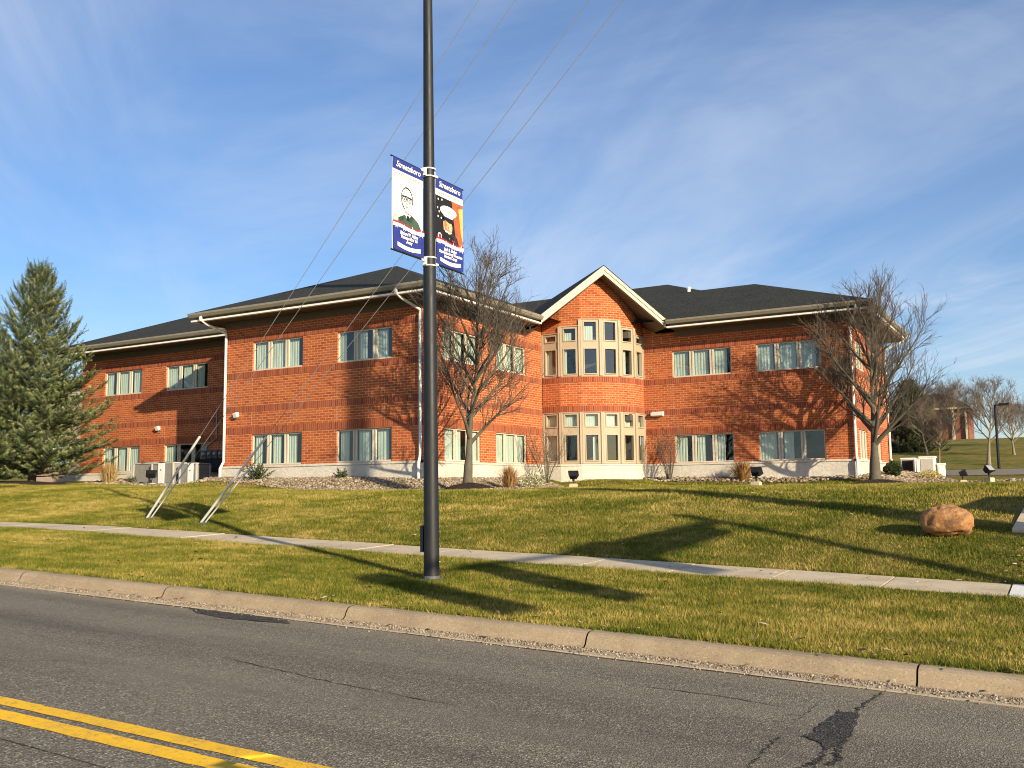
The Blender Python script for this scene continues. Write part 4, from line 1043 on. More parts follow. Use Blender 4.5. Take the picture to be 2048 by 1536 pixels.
# ------------------------------------------------------------------ conifers
def spruce(name, x, y, z, H, rad, label, group, seed, mat, n_whorl=26, dens=1.0, shoot=.34, base=.07):
    r = np.random.default_rng(seed); root = empty(name, (x, y, z), label, 'tree', group)
    tk = MB(); tk.tube([(0, 0, -.2), (0, 0, H * .3), (0.03, 0, H * .7), (0, 0, H)], [H * .019, H * .015, H * .007, .01], 8)
    brs = MB(); pb = []; pd = []; pl = []
    for w in range(n_whorl):
        f = base + (1 - base) * (w + r.uniform(-.2, .2)) / n_whorl; f = min(max(f, base), .985)
        zz_ = H * f; L0 = rad * (1 - f) ** .70 * (1.0 if f > .16 else .86 + .14 * f / .16) + .12
        nb = int(r.integers(8, 12)); a0 = r.uniform(0, 6.28)
        for b in range(nb):
            a = a0 + 6.283 * b / nb + r.normal(0, .12); L = L0 * r.uniform(.78, 1.12)
            el = 0.55 * f + r.normal(-.12, .06); n = 7
            P = [np.array([0, 0, zz_ + r.normal(0, .08)])]; e = el
            for i in range(n):
                e += .07 + .05 * f
                P.append(P[-1] + L / n * np.array([np.cos(a) * np.cos(e), np.sin(a) * np.cos(e), np.sin(e)]))
            P = np.array(P); brs.tube([tuple(q) for q in P], [max(.006, .03 * L / 3 * (1 - i / (n + 1))) for i in range(n + 1)], 3, False)
            # side branchlets, then shoots along each
            m = max(3, int(L / .13 * dens))
            for s in range(m):
                t = (.18 + .82 * (s + r.random()) / m) * n; i = min(int(t), n - 1); p = P[i] + (P[i + 1] - P[i]) * (t - i); d = P[i + 1] - P[i]; d /= np.linalg.norm(d)
                sg = 1 if s % 2 else -1; sidev = np.cross(d, [0, 0, 1]); sidev /= np.linalg.norm(sidev) + 1e-9
                l2 = min(.75, .20 + .42 * (1 - t / n) * L / 1.8) * r.uniform(.7, 1.2)
                nd = d * .75 + sidev * sg * r.uniform(.5, .95) + np.array([0, 0, r.uniform(-.18, .32)]); nd /= np.linalg.norm(nd)
                k = max(1, int(l2 / .22))
                for j in range(k):
                    q = p + nd * l2 * j / k; dd = nd + np.array([0, 0, r.uniform(.0, .45)]) + r.normal(0, .22, 3)
                    pb.append(q); pd.append(dd / np.linalg.norm(dd)); pl.append(shoot * r.uniform(.65, 1.15))
            pb.append(P[-1]); dd = (P[-1] - P[-2]) / np.linalg.norm(P[-1] - P[-2]) + np.array([0, 0, .35]); pd.append(dd / np.linalg.norm(dd)); pl.append(shoot * 1.1)
    for j in range(7): pb.append(np.array([0, 0, H - .1 - .07 * j])); dd = np.array([r.normal(0, .5), r.normal(0, .5), 1]); pd.append(dd / np.linalg.norm(dd)); pl.append(.4)
    pb, pd, pl = np.array(pb), np.array(pd), np.array(pl); ns = len(pb); K = 18
    ax = np.cross(pd, [0.3, .2, .93]); ax /= np.linalg.norm(ax, axis=1)[:, None]; ay_ = np.cross(pd, ax)
    t = (np.arange(K) + .5) / K; ang = np.arange(K) * 2.4
    c = pb[:, None] + pd[:, None] * (pl[:, None] * t)[..., None]
    ph = r.uniform(0, 6.28, ns)[:, None] + ang[None]
    rd_ = ax[:, None] * np.cos(ph)[..., None] + ay_[:, None] * np.sin(ph)[..., None]
    nl = (.105 * (1 - .40 * t) * shoot / .34)[None, :, None] * r.uniform(.8, 1.2, (ns, K, 1))
    tip = c + rd_ * nl + pd[:, None] * nl * .75
    wv = np.cross(rd_, pd[:, None]) * (.016 * shoot / .34)
    V = np.stack([c - wv, c + wv, tip], 2).reshape(-1, 3)
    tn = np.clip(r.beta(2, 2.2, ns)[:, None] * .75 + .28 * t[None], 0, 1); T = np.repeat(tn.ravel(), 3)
    tk.build('trunk', M_bark, root, True); brs.build('branches', M_twig, root, True)
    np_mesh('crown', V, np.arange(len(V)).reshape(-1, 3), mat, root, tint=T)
    return root
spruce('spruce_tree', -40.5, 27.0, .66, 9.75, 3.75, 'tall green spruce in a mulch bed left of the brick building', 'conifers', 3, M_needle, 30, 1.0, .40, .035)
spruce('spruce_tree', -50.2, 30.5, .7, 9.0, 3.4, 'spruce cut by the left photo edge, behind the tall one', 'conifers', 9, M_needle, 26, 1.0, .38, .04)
spruce('evergreen_tree', -11.7, 93, 1.7, 7.6, 3.1, 'dark evergreen beyond the right corner of the brick building', 'conifers', 12, M_needle_far, 20, .8, .6, .02)

# ------------------------------------------------------------------ shrubs and clump grasses
def clump(name, x, y, z, H, W, n, label, cat, mat, seed, group=None, w=.012, parts=('blades',)):
    r = np.random.default_rng(seed); root = empty(name, (x, y, z), label, cat, group)
    a = r.uniform(0, 6.28, n); b0 = r.uniform(0, W * .16, n); h = H * r.uniform(.5, 1, n) ** .8; lean = W * np.abs(r.normal(0, .42, n)); h = h * (1 - .35 * np.clip(lean / W, 0, 1))
    d = np.stack([np.cos(a), np.sin(a)], 1); P0 = np.concatenate([d * b0[:, None], np.zeros((n, 1))], 1)
    P1 = np.concatenate([d * (b0 + lean * .35)[:, None], (h * .62)[:, None]], 1); P2 = np.concatenate([d * (b0 + lean)[:, None], (h * r.uniform(.8, 1.0, n))[:, None]], 1)
    s = np.stack([-np.sin(a + r.normal(0, .8, n)), np.cos(a), np.zeros(n)], 1) * w / 2
    V = np.stack([P0 - s, P0 + s, P1 + s, P1 - s, P1 - s, P1 + s, P2, P2], 1).reshape(-1, 3)
    F = np.arange(n * 8).reshape(-1, 4)
    np_mesh('blades', V, F, mat, root, tint=np.repeat(r.random(n), 8))
    return root
def leafy(name, x, y, z, H, W, n, label, cat, mat, seed, leaf=.05, group=None, ball=False, stems=7):
    r = np.random.default_rng(seed); root = empty(name, (x, y, z), label, cat, group)
    m = MB(); rr = random.Random(seed)
    for k in range(stems):
        a = 6.28 * k / stems + rr.uniform(-.3, .3); q = rr.uniform(.2, .45) * W
        m.tube([(0.02 * math.cos(a), .02 * math.sin(a), -.05), (q * .5 * math.cos(a), q * .5 * math.sin(a), H * .4), (q * math.cos(a), q * math.sin(a), H * rr.uniform(.6, .9))], [.014, .010, .005], 4, False)
    m.build('stem', M_twig, root)
    u = r.normal(0, 1, (n, 3)); u /= np.linalg.norm(u, axis=1)[:, None]
    rad = (r.uniform(.80, 1.02, n) if ball else r.uniform(.3, 1.08, n) ** .7) * (1 + .16 * np.sin(u[:, 0] * 7 + seed) * np.cos(u[:, 2] * 6))
    c = u * rad[:, None] * np.array([W / 2, W / 2, H / 2]) + np.array([0, 0, H * .52])
    d = u + r.normal(0, .55, (n, 3)); d /= np.linalg.norm(d, axis=1)[:, None]
    s = np.cross(d, r.normal(0, 1, (n, 3))); s /= np.linalg.norm(s, axis=1)[:, None]; l = leaf * r.uniform(.6, 1.3, n)[:, None]
    V = np.stack([c - d * l * .5, c + s * l * .3, c + d * l * .6, c - s * l * .3], 1).reshape(-1, 3)
    np_mesh('foliage', V, np.arange(n * 4).reshape(-1, 4), mat, root, tint=np.repeat(r.random(n), 4))
    return root
def bare_shrub(x, y, z, H, W, label, seed, stems=9):
    r = random.Random(seed); root = empty('bare_shrub', (x, y, z), label, 'shrub', 'leafless shrubs by the bay'); m = MB(); t = MB()
    for k in range(stems):
        a = 6.28 * k / stems + r.uniform(-.3, .3); q = W * r.uniform(.15, .5); h = H * r.uniform(.7, 1)
        P = [Vector((.05 * math.cos(a), .05 * math.sin(a), -.05)), Vector((q * .35 * math.cos(a), q * .35 * math.sin(a), h * .35)), Vector((q * .75 * math.cos(a + .1), q * .75 * math.sin(a + .1), h * .7)), Vector((q * math.cos(a), q * math.sin(a), h))]
        m.tube(P, [.022, .016, .010, .005], 5, False)
        for _ in range(16):
            i = r.choice((0, 1, 1, 2)); p = P[i].lerp(P[i + 1], r.random()); L = r.uniform(.25, .7) * H * .4
            d = Vector((r.gauss(0, .6), r.gauss(0, .6), 1)).normalized(); e = p + d * L
            t.tube([p, p.lerp(e, .5) + Vector((r.gauss(0, .03), r.gauss(0, .03), 0)), e], [.007, .005, .003], 3, False)
            for _ in range(3):
                b = p.lerp(e, r.uniform(.3, 1)); t.tube([b, b + Vector((r.gauss(0, .5), r.gauss(0, .5), .9)).normalized() * r.uniform(.12, .35)], [.004, .0025], 3, False)
    m.build('stem', M_twig, root); t.build('twigs', M_twig, root)
bare_shrub(-19.3, 36.6, g(-19.3, 36.6), 2.6, 1.9, 'leafless multi stem shrub at the left foot of the bay', 2, 10)
bare_shrub(-15.35, 41.0, g(-15.35, 41.0), 2.5, 1.7, 'leafless multi stem shrub right of the bay below the wall vent', 5, 9)
clump('ornamental_grass', -39.4, 30.2, g(-39.4, 30.2), 1.45, 1.5, 700, 'dry pale ornamental grass left of the air conditioning units', 'grass clump', M_straw, 1, 'ornamental grass clumps')
clump('ornamental_grass', -18.0, 31.2, g(-18.0, 31.2), 1.2, 1.0, 500, 'orange ornamental grass between the leafless tree and the bay', 'grass clump', M_rust, 2, 'ornamental grass clumps')
clump('ornamental_grass', -12.0, 41.0, g(-12.0, 41.0), 1.15, 1.25, 800, 'rust brown ornamental grass between the ground floor windows of the right wing', 'grass clump', M_rust, 3, 'ornamental grass clumps')
def juniper(x, y, z, H, W, label, seed, n=26):
    root = empty('evergreen_shrub', (x, y, z), label, 'shrub', 'low evergreen shrubs at the stone base'); r = np.random.default_rng(seed); rr = random.Random(seed); st = MB(); V = []; T = []
    for k in range(n):
        a = rr.uniform(0, 6.28); e = rr.uniform(.35, 1.4); L = H * rr.uniform(.6, 1.05) / max(.75, math.sin(e)); L = min(L, W * .8)
        d = np.array([math.cos(a) * math.cos(e), math.sin(a) * math.cos(e), math.sin(e)]); st.tube([(0, 0, -.03), tuple(d * L)], [.012, .004], 3, False)
        for j in range(46):
            c = d * L * rr.uniform(.25, 1); dv = d * .7 + r.normal(0, .6, 3); dv /= np.linalg.norm(dv); s = np.cross(dv, r.normal(0, 1, 3)); s /= np.linalg.norm(s); l = rr.uniform(.05, .10)
            V += [c, c + dv * l * .5 + s * .018, c + dv * l, c + dv * l * .5 - s * .018]; T += [rr.random()] * 4
    st.build('stem', M_twig, root); np_mesh('foliage', np.array(V), np.arange(len(V)).reshape(-1, 4), M_leafdark, root, tint=np.array(T))
juniper(-28.1, 28.45, g(-28.1, 28.45), .72, 1.0, 'low spiky evergreen shrub below the left ground floor window', 4, 30)
juniper(-23.9, 28.7, g(-23.9, 28.7), .38, .5, 'small evergreen sprig at the white stone base', 5, 12)
leafy('variegated_shrub', -18.0, 33.0, g(-18.0, 33.0), .65, 1.1, 900, 'pale cream and green shrub beside the orange grass clump', 'shrub', M_leafpale, 6, .06)
leafy('boxwood_shrub', -6.45, 44.6, g(-6.45, 44.6), .66, .74, 7000, 'round clipped dark green shrub by the right corner tree', 'shrub', M_leafdark, 7, .055, ball=True)
leafy('yellow_shrub', -5.15, 46.0, g(-5.15, 46.0), .42, .95, 900, 'low yellow shrub before the utility boxes', 'shrub', M_leafyellow, 8, .05)
leafy('evergreen_shrub', -37.9, 30.3, g(-37.9, 30.3), .4, .6, 400, 'small dark shrub at the foot of the dry pale grass', 'shrub', M_leafdark, 9, .05, 'low evergreen shrubs at the stone base')

# ------------------------------------------------------------------ air conditioning units, meters
def ac_unit(x, y, z, w, dpt, h, label, panel_side, rz=0):
    root = empty('condensing_unit', (x, y, z), label, 'air conditioner', 'air conditioning units by the left wing', rz)
    m = MB(); m.box(-w / 2 + .03, -dpt / 2 + .03, .06, w / 2 - .03, dpt / 2 - .03, h - .05); m.build('coil', M_dgrey, root)
    m = MB(); m.box(-w / 2, -dpt / 2, h - .06, w / 2, dpt / 2, h); m.box(-w / 2, -dpt / 2, 0, w / 2, dpt / 2, .07)
    for sx in (-1, 1):
        for sy in (-1, 1): m.box(sx * w / 2 - .035, sy * dpt / 2 - .035, .07, sx * w / 2 + .035, sy * dpt / 2 + .035, h - .06)
    m.build('case', M_acgrey, root)
    m = MB(); n = 26
    for i in range(n):
        zz_ = .09 + (h - .17) * i / n
        for sy in (-1, 1): m.box(-w / 2 + .035, sy * (dpt / 2 - .012) - .012, zz_, w / 2 - .035, sy * (dpt / 2 - .012) + .012, zz_ + (h - .17) / n * .55)
        for sx in (-1, 1): m.box(sx * (w / 2 - .012) - .012, -dpt / 2 + .035, zz_, sx * (w / 2 - .012) + .012, dpt / 2 - .035, zz_ + (h - .17) / n * .55)
    m.build('louvre_grille', M_acgrey, root)
    m = MB(); m.lathe([(.02, h), (w * .33, h), (w * .33, h + .03), (.06, h + .05)], 20); m.build('fan_guard', M_dgrey, root)
    if panel_side is not None:
        m = MB(); m.box(panel_side[0], -dpt / 2 - .045, .05, panel_side[1], -dpt / 2 - .004, h - .03); p = m.build('access_panel', M_acwhite, root)
        m = MB(); c = (panel_side[0] + panel_side[1]) / 2; m.lathe([(.035, 0), (.035, .008)], 12, Matrix.Translation((c, -dpt / 2 - .045, h * .66)) @ Matrix.Rotation(R(90), 4, 'X')); m.build('badge', M_dgrey, p)
ac_unit(-37.35, 30.9, g(-37.3, 30.5) + .03, 1.36, .8, .97, 'widest grey louvred air conditioning unit, beside the dry grass', None)
ac_unit(-35.88, 30.75, g(-35.9, 30.4) + .03, 1.42, .8, 1.0, 'middle grey air conditioning unit with white access panel', (-.24, .14))
ac_unit(-34.2, 30.75, g(-34.2, 30.4) + .03, 1.06, .8, .99, 'air conditioning unit with white panel nearest the corner downspout', (.02, .34))
root = empty('electric_meter_bank', (-34.6, 32.3, .5), 'dark electric meter bank with grey meters in the shaded wall corner', 'electric meters')
m = MB(); m.box(-.75, -.28, .55, .75, -.002, 1.15); m.build('cabinet', M_black, root)
for k in range(4):
    m = MB(); xk = -.56 + .37 * k; m.box(xk - .14, -.2, 1.17, xk + .14, -.002, 1.55); mm = m.build('meter', M_dgrey, root)
    m = MB(); m.lathe([(.085, 0), (.085, .06), (.05, .1)], 14, Matrix.Translation((xk, -.2, 1.38)) @ Matrix.Rotation(R(90), 4, 'X')); m.build('dial', M_grey, mm)
m = MB(); m.tube([(-.5, -.06, 1.5), (-.5, -.06, 1.75), (-.2, -.06, 1.95), (.12, -.06, 2.1), (.12, -.06, 3.5)], .035, 8)
for k in range(4): m.tube([(-.56 + .37 * k, -.1, .6), (-.56 + .37 * k, -.1, -.1)], .03, 6)
m.build('conduit', M_grey, root)

# ------------------------------------------------------------------ ground floodlights
def floodlight(x, y, z, rz, label, tilt=35, s=1.0):
    root = empty('floodlight', (x, y, z), label, 'floodlight', 'ground floodlights aimed at the building', rz)
    m = MB(); m.prism([(-.16 * s, -.15 * s), (.16 * s, -.15 * s), (.16 * s, .15 * s), (-.16 * s, .15 * s)], -.15, .20 * s); m.prism([(-.14 * s, -.13 * s), (.14 * s, -.13 * s), (.14 * s, .13 * s), (-.14 * s, .13 * s)], .20 * s, .225 * s); m.build('footing', M_walk, root)
    m = MB(); m.tube([(0, 0, .2 * s), (0, 0, .36 * s)], .03 * s, 8); m.box(-.05 * s, -.03 * s, .34 * s, .05 * s, .03 * s, .42 * s); m.build('knuckle', M_black, root)
    T = Matrix.Translation((0, 0.02, .56 * s)) @ Matrix.Rotation(R(tilt), 4, 'X')
    m = MB(); a, b, c = .20 * s, .15 * s, .10 * s
    v = [(-a, -b, c), (a, -b, c), (a, b, c), (-a, b, c), (-a * .72, -b * .7, -c), (a * .72, -b * .7, -c), (a * .72, b * .7, -c), (-a * .72, b * .7, -c)]
    for q in ((0, 1, 2, 3), (7, 6, 5, 4), (0, 4, 5, 1), (1, 5, 6, 2), (2, 6, 7, 3), (3, 7, 4, 0)): m.face([T @ Vector(v[k]) for k in q])
    m.box(-a * 1.04, -b * 1.04, c - .02, a * 1.04, b * 1.04, c + .025, T)
    for k in range(-3, 4): m.box(k * a * .2 - .006, -b * .6, -c * 1.35, k * a * .2 + .006, b * .6, -c * .95, T)
    h = m.build('lamp_head', M_black, root)
    m = MB(); m.face([T @ Vector(q) for q in ((-a * .9, -b * .9, c + .027), (a * .9, -b * .9, c + .027), (a * .9, b * .9, c + .027), (-a * .9, b * .9, c + .027))]); m.build('lens', M_glassy, h)
M_glassy = Mat('lamp_lens').color((.25, .27, .28)).rough(.15).m
floodlight(-14.74, 30.0, .02, R(20), 'black floodlight on a concrete block in front of the bay', -38, .85)
floodlight(-8.37, 30.0, .0, R(-5), 'black floodlight on a concrete block before the rust grass clump', -52, .85)
floodlight(-35.7, 29.6, g(-35.7, 29.6) - .12, R(55), 'black floodlight standing before the air conditioning units', -62, 1.1)
floodlight(-3.25, 39.2, g(-3.25, 39.2) - .02, R(-70), 'black floodlight seen edge on, left of the dark car park lamp', -70, .75)
floodlight(-2.2, 36.5, g(-2.2, 36.5) + .02, R(60), 'black floodlight with pale lens near the car park lamp base', 50, .8)

# ------------------------------------------------------------------ boulder
r = np.random.default_rng(5); bm_v = []; bm_f = []
nu, nvv = 40, 26
th = np.linspace(0, 2 * np.pi, nu, endpoint=False); ph = np.linspace(-np.pi / 2, np.pi / 2, nvv)
TH, PH = np.meshgrid(th, ph)
d = np.stack([np.cos(PH) * np.cos(TH), np.cos(PH) * np.sin(TH), np.sin(PH)], -1)
def lump(d, k, s):
    rr = np.random.default_rng(s); o = np.zeros(d.shape[:2])
    for _ in range(k):
        w = rr.normal(0, 2.2, 3); o += np.sin(d @ w * 1.6 + rr.uniform(0, 6.28)) / k ** .5
    return o
sq = np.sign(d) * np.abs(d) ** .72
v = sq * np.array([.40, .31, .25]) * (1 + .09 * lump(d, 6, 1) + .05 * lump(d * 2.2, 8, 2) + .022 * lump(d * 7, 10, 3))[..., None]
v[..., 2] = np.where(d[..., 0] < -.45, v[..., 2] * .93, v[..., 2])
pr = np.random.default_rng(8)
for _ in range(11):
    nn = pr.normal(0, 1, 3); nn /= np.linalg.norm(nn); ext = (np.abs(nn) * np.array([.42, .32, .25])).sum() * pr.uniform(.74, .90) * (1.25 if abs(nn[2]) > .75 else 1); ov_ = np.maximum(0, v @ nn - ext); v = v - nn * (ov_ * .9)[..., None]
cr = np.exp(-((d[..., 0] + .42 - .25 * d[..., 2]) / .05) ** 2) * (d[..., 2] > -.1); v *= (1 - .10 * cr)[..., None]
i = (np.arange(nvv - 1)[:, None] * nu); j = np.arange(nu)[None]
f = np.stack([i + j, i + (j + 1) % nu, i + nu + (j + 1) % nu, i + nu + j], -1).reshape(-1, 4)
mm = Mat('boulder_stone'); gg = mm.coord('Object'); n1 = mm.noise(gg, 9, 7, .7); n2 = mm.noise(gg, 2.4, 4, .6, 1.0)
spx = mm.n('ShaderNodeSeparateXYZ'); mm.l(gg, spx.inputs[0])
c = mm.ramp(n1, [(.3, (.20, .092, .036)), (.55, (.42, .20, .075)), (.75, (.58, .36, .17))])
c = mm.mix(mm.rng(mm.noise(gg, 5, 6, .75, 1.5), .56, .66, 0, .7), c, (.56, .40, .24))
c = mm.mix(mm.rng(n2, .52, .6, 0, .55), c, (.13, .075, .055)); mm.color(c); mm.rough(.85); mm.bump(n1, .8, .03)
o = np_mesh('boulder', v.reshape(-1, 3), f, mm.m, smooth=True, loc=(-1.72, 17.3, -.585)); tag(o, 'rounded orange brown boulder lying on the lawn', 'boulder')

# ------------------------------------------------------------------ street lamp, banners
LX, LY = -8.0, 11.6; LZ = g(LX, LY)
root = empty('street_lamp', (LX, LY, LZ), 'tall dark street lamp pole with banner arms by the kerb', 'street lamp')
m = MB(); m.lathe([(.116, -.1), (.116, .02), (.113, .3), (.104, 2.6), (.094, 4.7), (.080, 6.9), (.062, 10.2), (.05, 11.2)], 28); po = m.build('pole', M_pole, root, True)
for p in po.data.vertices: p.co.x -= 0.0052 * p.co.z
m = MB(); m.lathe([(.17, -.05), (.17, .012), (.125, .02), (.122, .06), (.115, .065)], 24)
for k in range(4): m.lathe([(.014, .012), (.014, .04)], 6, Matrix.Translation((.148 * math.cos(k * 1.571 + .4), .148 * math.sin(k * 1.571 + .4), 0)))
m.build('base_flange', M_dgrey, root)
m = MB(); m.box(-.15, -.075, .40, -.10, .075, .78); m.box(-.158, -.055, .44, -.15, .055, .74); m.build('hand_hole_cover', M_pole, root)
def armz(z): return z - LZ
m = MB(); m.tube([(-.06, 0, 11.1), (-.06, -.4, 11.6), (-.06, -1.4, 12.0), (-.06, -2.4, 12.1)], [.05, .045, .04, .035], 10, True); m.build('mast_arm', M_pole, root)
m = MB(); m.prism([(-.14, -3.0), (.14, -3.0), (.16, -2.6), (.10, -2.2), (-.10, -2.2), (-.16, -2.6)], 12.03, 12.17, Matrix.Translation((-.06, 0, 0))); m.build('luminaire', M_pole, root)
ZT, ZB = 4.78, 3.41
for z in (ZT, ZB):
    zz_ = armz(z); cx = -0.0052 * zz_; up_ = 1 if z == ZT else -1
    for sgn in (-1, 1):
        m = MB(); rr_ = .098
        m.box(cx - .025, min(sgn * rr_, sgn * (rr_ + .035)), zz_ - .06, cx + .025, max(sgn * rr_, sgn * (rr_ + .035)), zz_ + .06)
        m.tube([(cx, sgn * .13, zz_), (cx, sgn * .22, zz_)], .022, 8); 
        b_ = m.build('bracket', M_white, root)
        m = MB(); m.tube([(cx, sgn * .16, zz_), (cx, sgn * .95, zz_)], .012, 8); m.build('banner_arm', M_black, b_)
    for dz in (-.06, .06):
        m = MB(); m.lathe([(.100, zz_ + dz - .009), (.104, zz_ + dz - .009), (.104, zz_ + dz + .009), (.100, zz_ + dz + .009)], 24, Matrix.Translation((cx, 0, 0))); m.build('clamp_band', M_white, root)

M_bblue = simple('banner_blue', (.022, .035, .22), .7, .12, 10)
M_bwhite = simple('banner_white', (.78, .77, .72), .7, .03, 10)
M_bred = simple('banner_red', (.32, .022, .035), .7, .1, 10)
M_bgold = simple('banner_gold', (.62, .40, .10), .7, .1, 10)
M_bskin = simple('banner_skin', (.62, .33, .19), .7, .08, 10)
M_bblack = simple('banner_black', (.012, .012, .016), .7, .1, 10)
M_bgreen = simple('banner_green', (.045, .085, .060), .7, .15, 10)
M_bgrey = simple('banner_grey', (.33, .34, .33), .7, .1, 10)
M_brust = simple('banner_rust', (.38, .10, .04), .7, .2, 10)
M_bskinlo = simple('banner_skin_shade', (.36, .16, .085), .7, .1, 10); M_bskinhi = simple('banner_skin_light', (.76, .48, .31), .7, .06, 10); M_bgrey2 = simple('banner_pale_grey', (.56, .57, .55), .7, .08, 10); M_bcoat = simple('banner_coat', (.030, .030, .038), .7, .1, 10); M_bgreenlo = simple('banner_green_shade', (.028, .050, .038), .7, .15, 10)
def text_mesh(body, size, shear=0.0, bold=0.0):
    cu = bpy.data.curves.new('lettering', 'FONT'); cu.body = body; cu.size = size; cu.shear = shear; cu.align_x = 'CENTER'; cu.align_y = 'CENTER'; cu.offset = bold; cu.resolution_u = 3
    ob = bpy.data.objects.new('lettering', cu); C.objects.link(ob)
    me = bpy.data.meshes.new_from_object(ob.evaluated_get(bpy.context.evaluated_depsgraph_get()))
    bpy.data.objects.remove(ob); bpy.data.curves.remove(cu); me.name = 'lettering'; me.materials.clear(); return me
def banner(side, label, kind, lines):
    # local x across the banner (0..W, 0 on the camera-left edge), z up, y- towards the viewer
    W, H = .745, ZT - ZB - .02; zt = ZT - .005
    y_a = LY - .92 if side < 0 else LY + .165
    cx = LX - .0052 * (4 - LZ)
    root = empty('banner', (cx, y_a, zt - H), label, 'banner', 'banners on the street lamp', R(90))
    # rotation +90 about z: local +x runs along world +y, local -y faces world +x (towards the camera)
    def sway(x, z): return .012 * math.sin(z / H * 3.1) * math.sin(x / W * 3.1 + .6)
    def flat(name, poly, lay, mat, parent, n=1):
        m = MB(); m.face([(px, -.002 - .0012 * lay + sway(px, pz), pz) for px, pz in poly]); return m.build(name, mat, parent)
    m = MB(); nx, nz = 8, 14
    for sdy, flip in ((0, 0), (.003, 1)):
        for i in range(nx):
            for j in range(nz):
                q = [(W * a / nx, sdy + sway(W * a / nx, H * b / nz), H * b / nz) for a, b in ((i, j), (i + 1, j), (i + 1, j + 1), (i, j + 1))]
                m.face(q[::-1] if flip else q)
    cloth = m.build('cloth', M_bwhite, root)
    def strip(name, z0, z1, lay, mat, x0=0.0, x1=None):
        m = MB(); x1 = W if x1 is None else x1
        for i in range(8):
            for j in range(6):
                xa, xb = x0 + (x1 - x0) * i / 8, x0 + (x1 - x0) * (i + 1) / 8; za, zb = z0 + (z1 - z0) * j / 6, z0 + (z1 - z0) * (j + 1) / 6
                m.face([(a, -.0025 * lay + sway(a, b), b) for a, b in ((xa, za), (xb, za), (xb, zb), (xa, zb))])
        return m.build(name, mat, cloth)
    def poly(name, pts, lay, mat):
        m = MB(); m.face([(px * W, -.0025 * lay + sway(px * W, pz * H), pz * H) for px, pz in pts]); return m.build(name, mat, cloth)
    def ell(cx_, cz_, rx, rz_, n=24, a0=0, a1=2 * math.pi): return [(cx_ + rx * math.cos(a0 + (a1 - a0) * k / n), cz_ + rz_ * math.sin(a0 + (a1 - a0) * k / n)) for k in range(n + (0 if abs(a1 - a0 - 2 * math.pi) < 1e-6 else 1))]
    def text(body, x, z, size, lay, mat, shear=0, bold=0.0, sx=1.0):
        me = text_mesh(body, size, shear, bold)
        for v_ in me.vertices:
            px, pz = x * W + v_.co.x * sx, z * H + v_.co.y; v_.co = (px, -.0025 * lay + sway(px, pz), pz)
        me.materials.append(mat); o_ = new_obj('lettering', me, cloth)
    if kind == 'sailor':
        strip('photo_ground', .285 * H, .80 * H, 1, M_bblack)
        poly('photo_flag', [(.60, .80), (1, .80), (1, .285), (.78, .285), (.70, .5)], 2, M_brust); poly('photo_flag', [(.84, .74), (1, .76), (1, .35), (.93, .44)], 3, M_bgold)
        for k, (sx_, sz_) in enumerate(((.1, .76), (.24, .77), (.08, .66), (.10, .56), (.22, .555), (.14, .62))): poly('photo_star', ell(sx_, sz_, .022, .013, 6), 3, M_bwhite)
        poly('photo_uniform', [(.08, .285), (.10, .37), (.26, .42), (.38, .44), (.62, .42), (.78, .38), (.86, .285)], 4, M_bblack)
        poly('photo_face', ell(.46, .475, .155, .085), 5, M_bskin); poly('photo_face', [(.30, .43), (.40, .42), (.40, .52), (.28, .53)], 5, M_bskin)
        poly('photo_collar', [(.36, .41), (.56, .405), (.60, .425), (.48, .395), (.36, .43)], 6, M_bwhite)
        poly('photo_cap', ell(.46, .655, .30, .062), 6, M_bwhite); poly('photo_cap', [(.26, .64), (.66, .62), (.62, .58), (.30, .59)], 6, M_bwhite); poly('photo_cap_peak', [(.26, .59), (.64, .575), (.66, .535), (.50, .525), (.30, .555)], 7, M_bblack)
        poly('photo_badge', ell(.45, .655, .03, .016, 10), 7, M_bgold)
        for ex in (.41, .52): poly('photo_eye', ell(ex, .497, .022, .006, 10), 7, M_brust)
        poly('photo_face_shade', [(.33, .545), (.40, .55), (.395, .47), (.42, .42), (.37, .43), (.32, .48)], 6, M_bskinlo); poly('photo_face_light', ell(.52, .475, .05, .04, 14), 6, M_bskinhi); poly('photo_cap_shade', [(.30, .60), (.62, .592), (.70, .625), (.74, .64), (.60, .635), (.26, .642)], 7, M_bgrey2); poly('photo_uniform_shade', [(.55, .42), (.74, .385), (.80, .30), (.62, .30)], 5, M_bcoat); poly('photo_button', ell(.50, .345, .014, .008, 8), 6, M_bgold); poly('photo_medal', [(.60, .34), (.70, .335), (.70, .318), (.60, .322)], 6, M_bred)
        poly('photo_mouth', ell(.47, .437, .045, .005, 10), 7, M_brust); poly('photo_nose', [(.455, .49), (.49, .462), (.455, .458)], 7, M_brust)
        poly('seal', ell(.14, .335, .075, .04), 7, M_bwhite); poly('seal', ell(.14, .335, .05, .027), 8, M_bred)
    else:
        poly('photo_uniform', [(.14, .285), (.18, .36), (.36, .405), (.44, .43), (.60, .44), (.66, .43), (.84, .38), (.97, .285)], 2, M_bgreen)
        poly('photo_shirt', [(.40, .43), (.50, .37), (.62, .43)], 3, M_bwhite); poly('photo_tie', [(.47, .415), (.55, .415), (.54, .36), (.48, .36)], 4, M_bblack)
        o2 = ell(.48, .60, .185, .13); i2 = ell(.48, .597, .17, .12)
        m = MB()
        for k in range(len(o2)):
            q = [o2[k], o2[(k + 1) % len(o2)], i2[(k + 1) % len(o2)], i2[k]]
            if o2[k][1] < .52 and .40 < o2[k][0] < .56: continue
            m.face([(a * W, -.0075 + sway(a * W, b * H), b * H) for a, b in q])
        m.build('photo_outline', M_bblack, cloth)
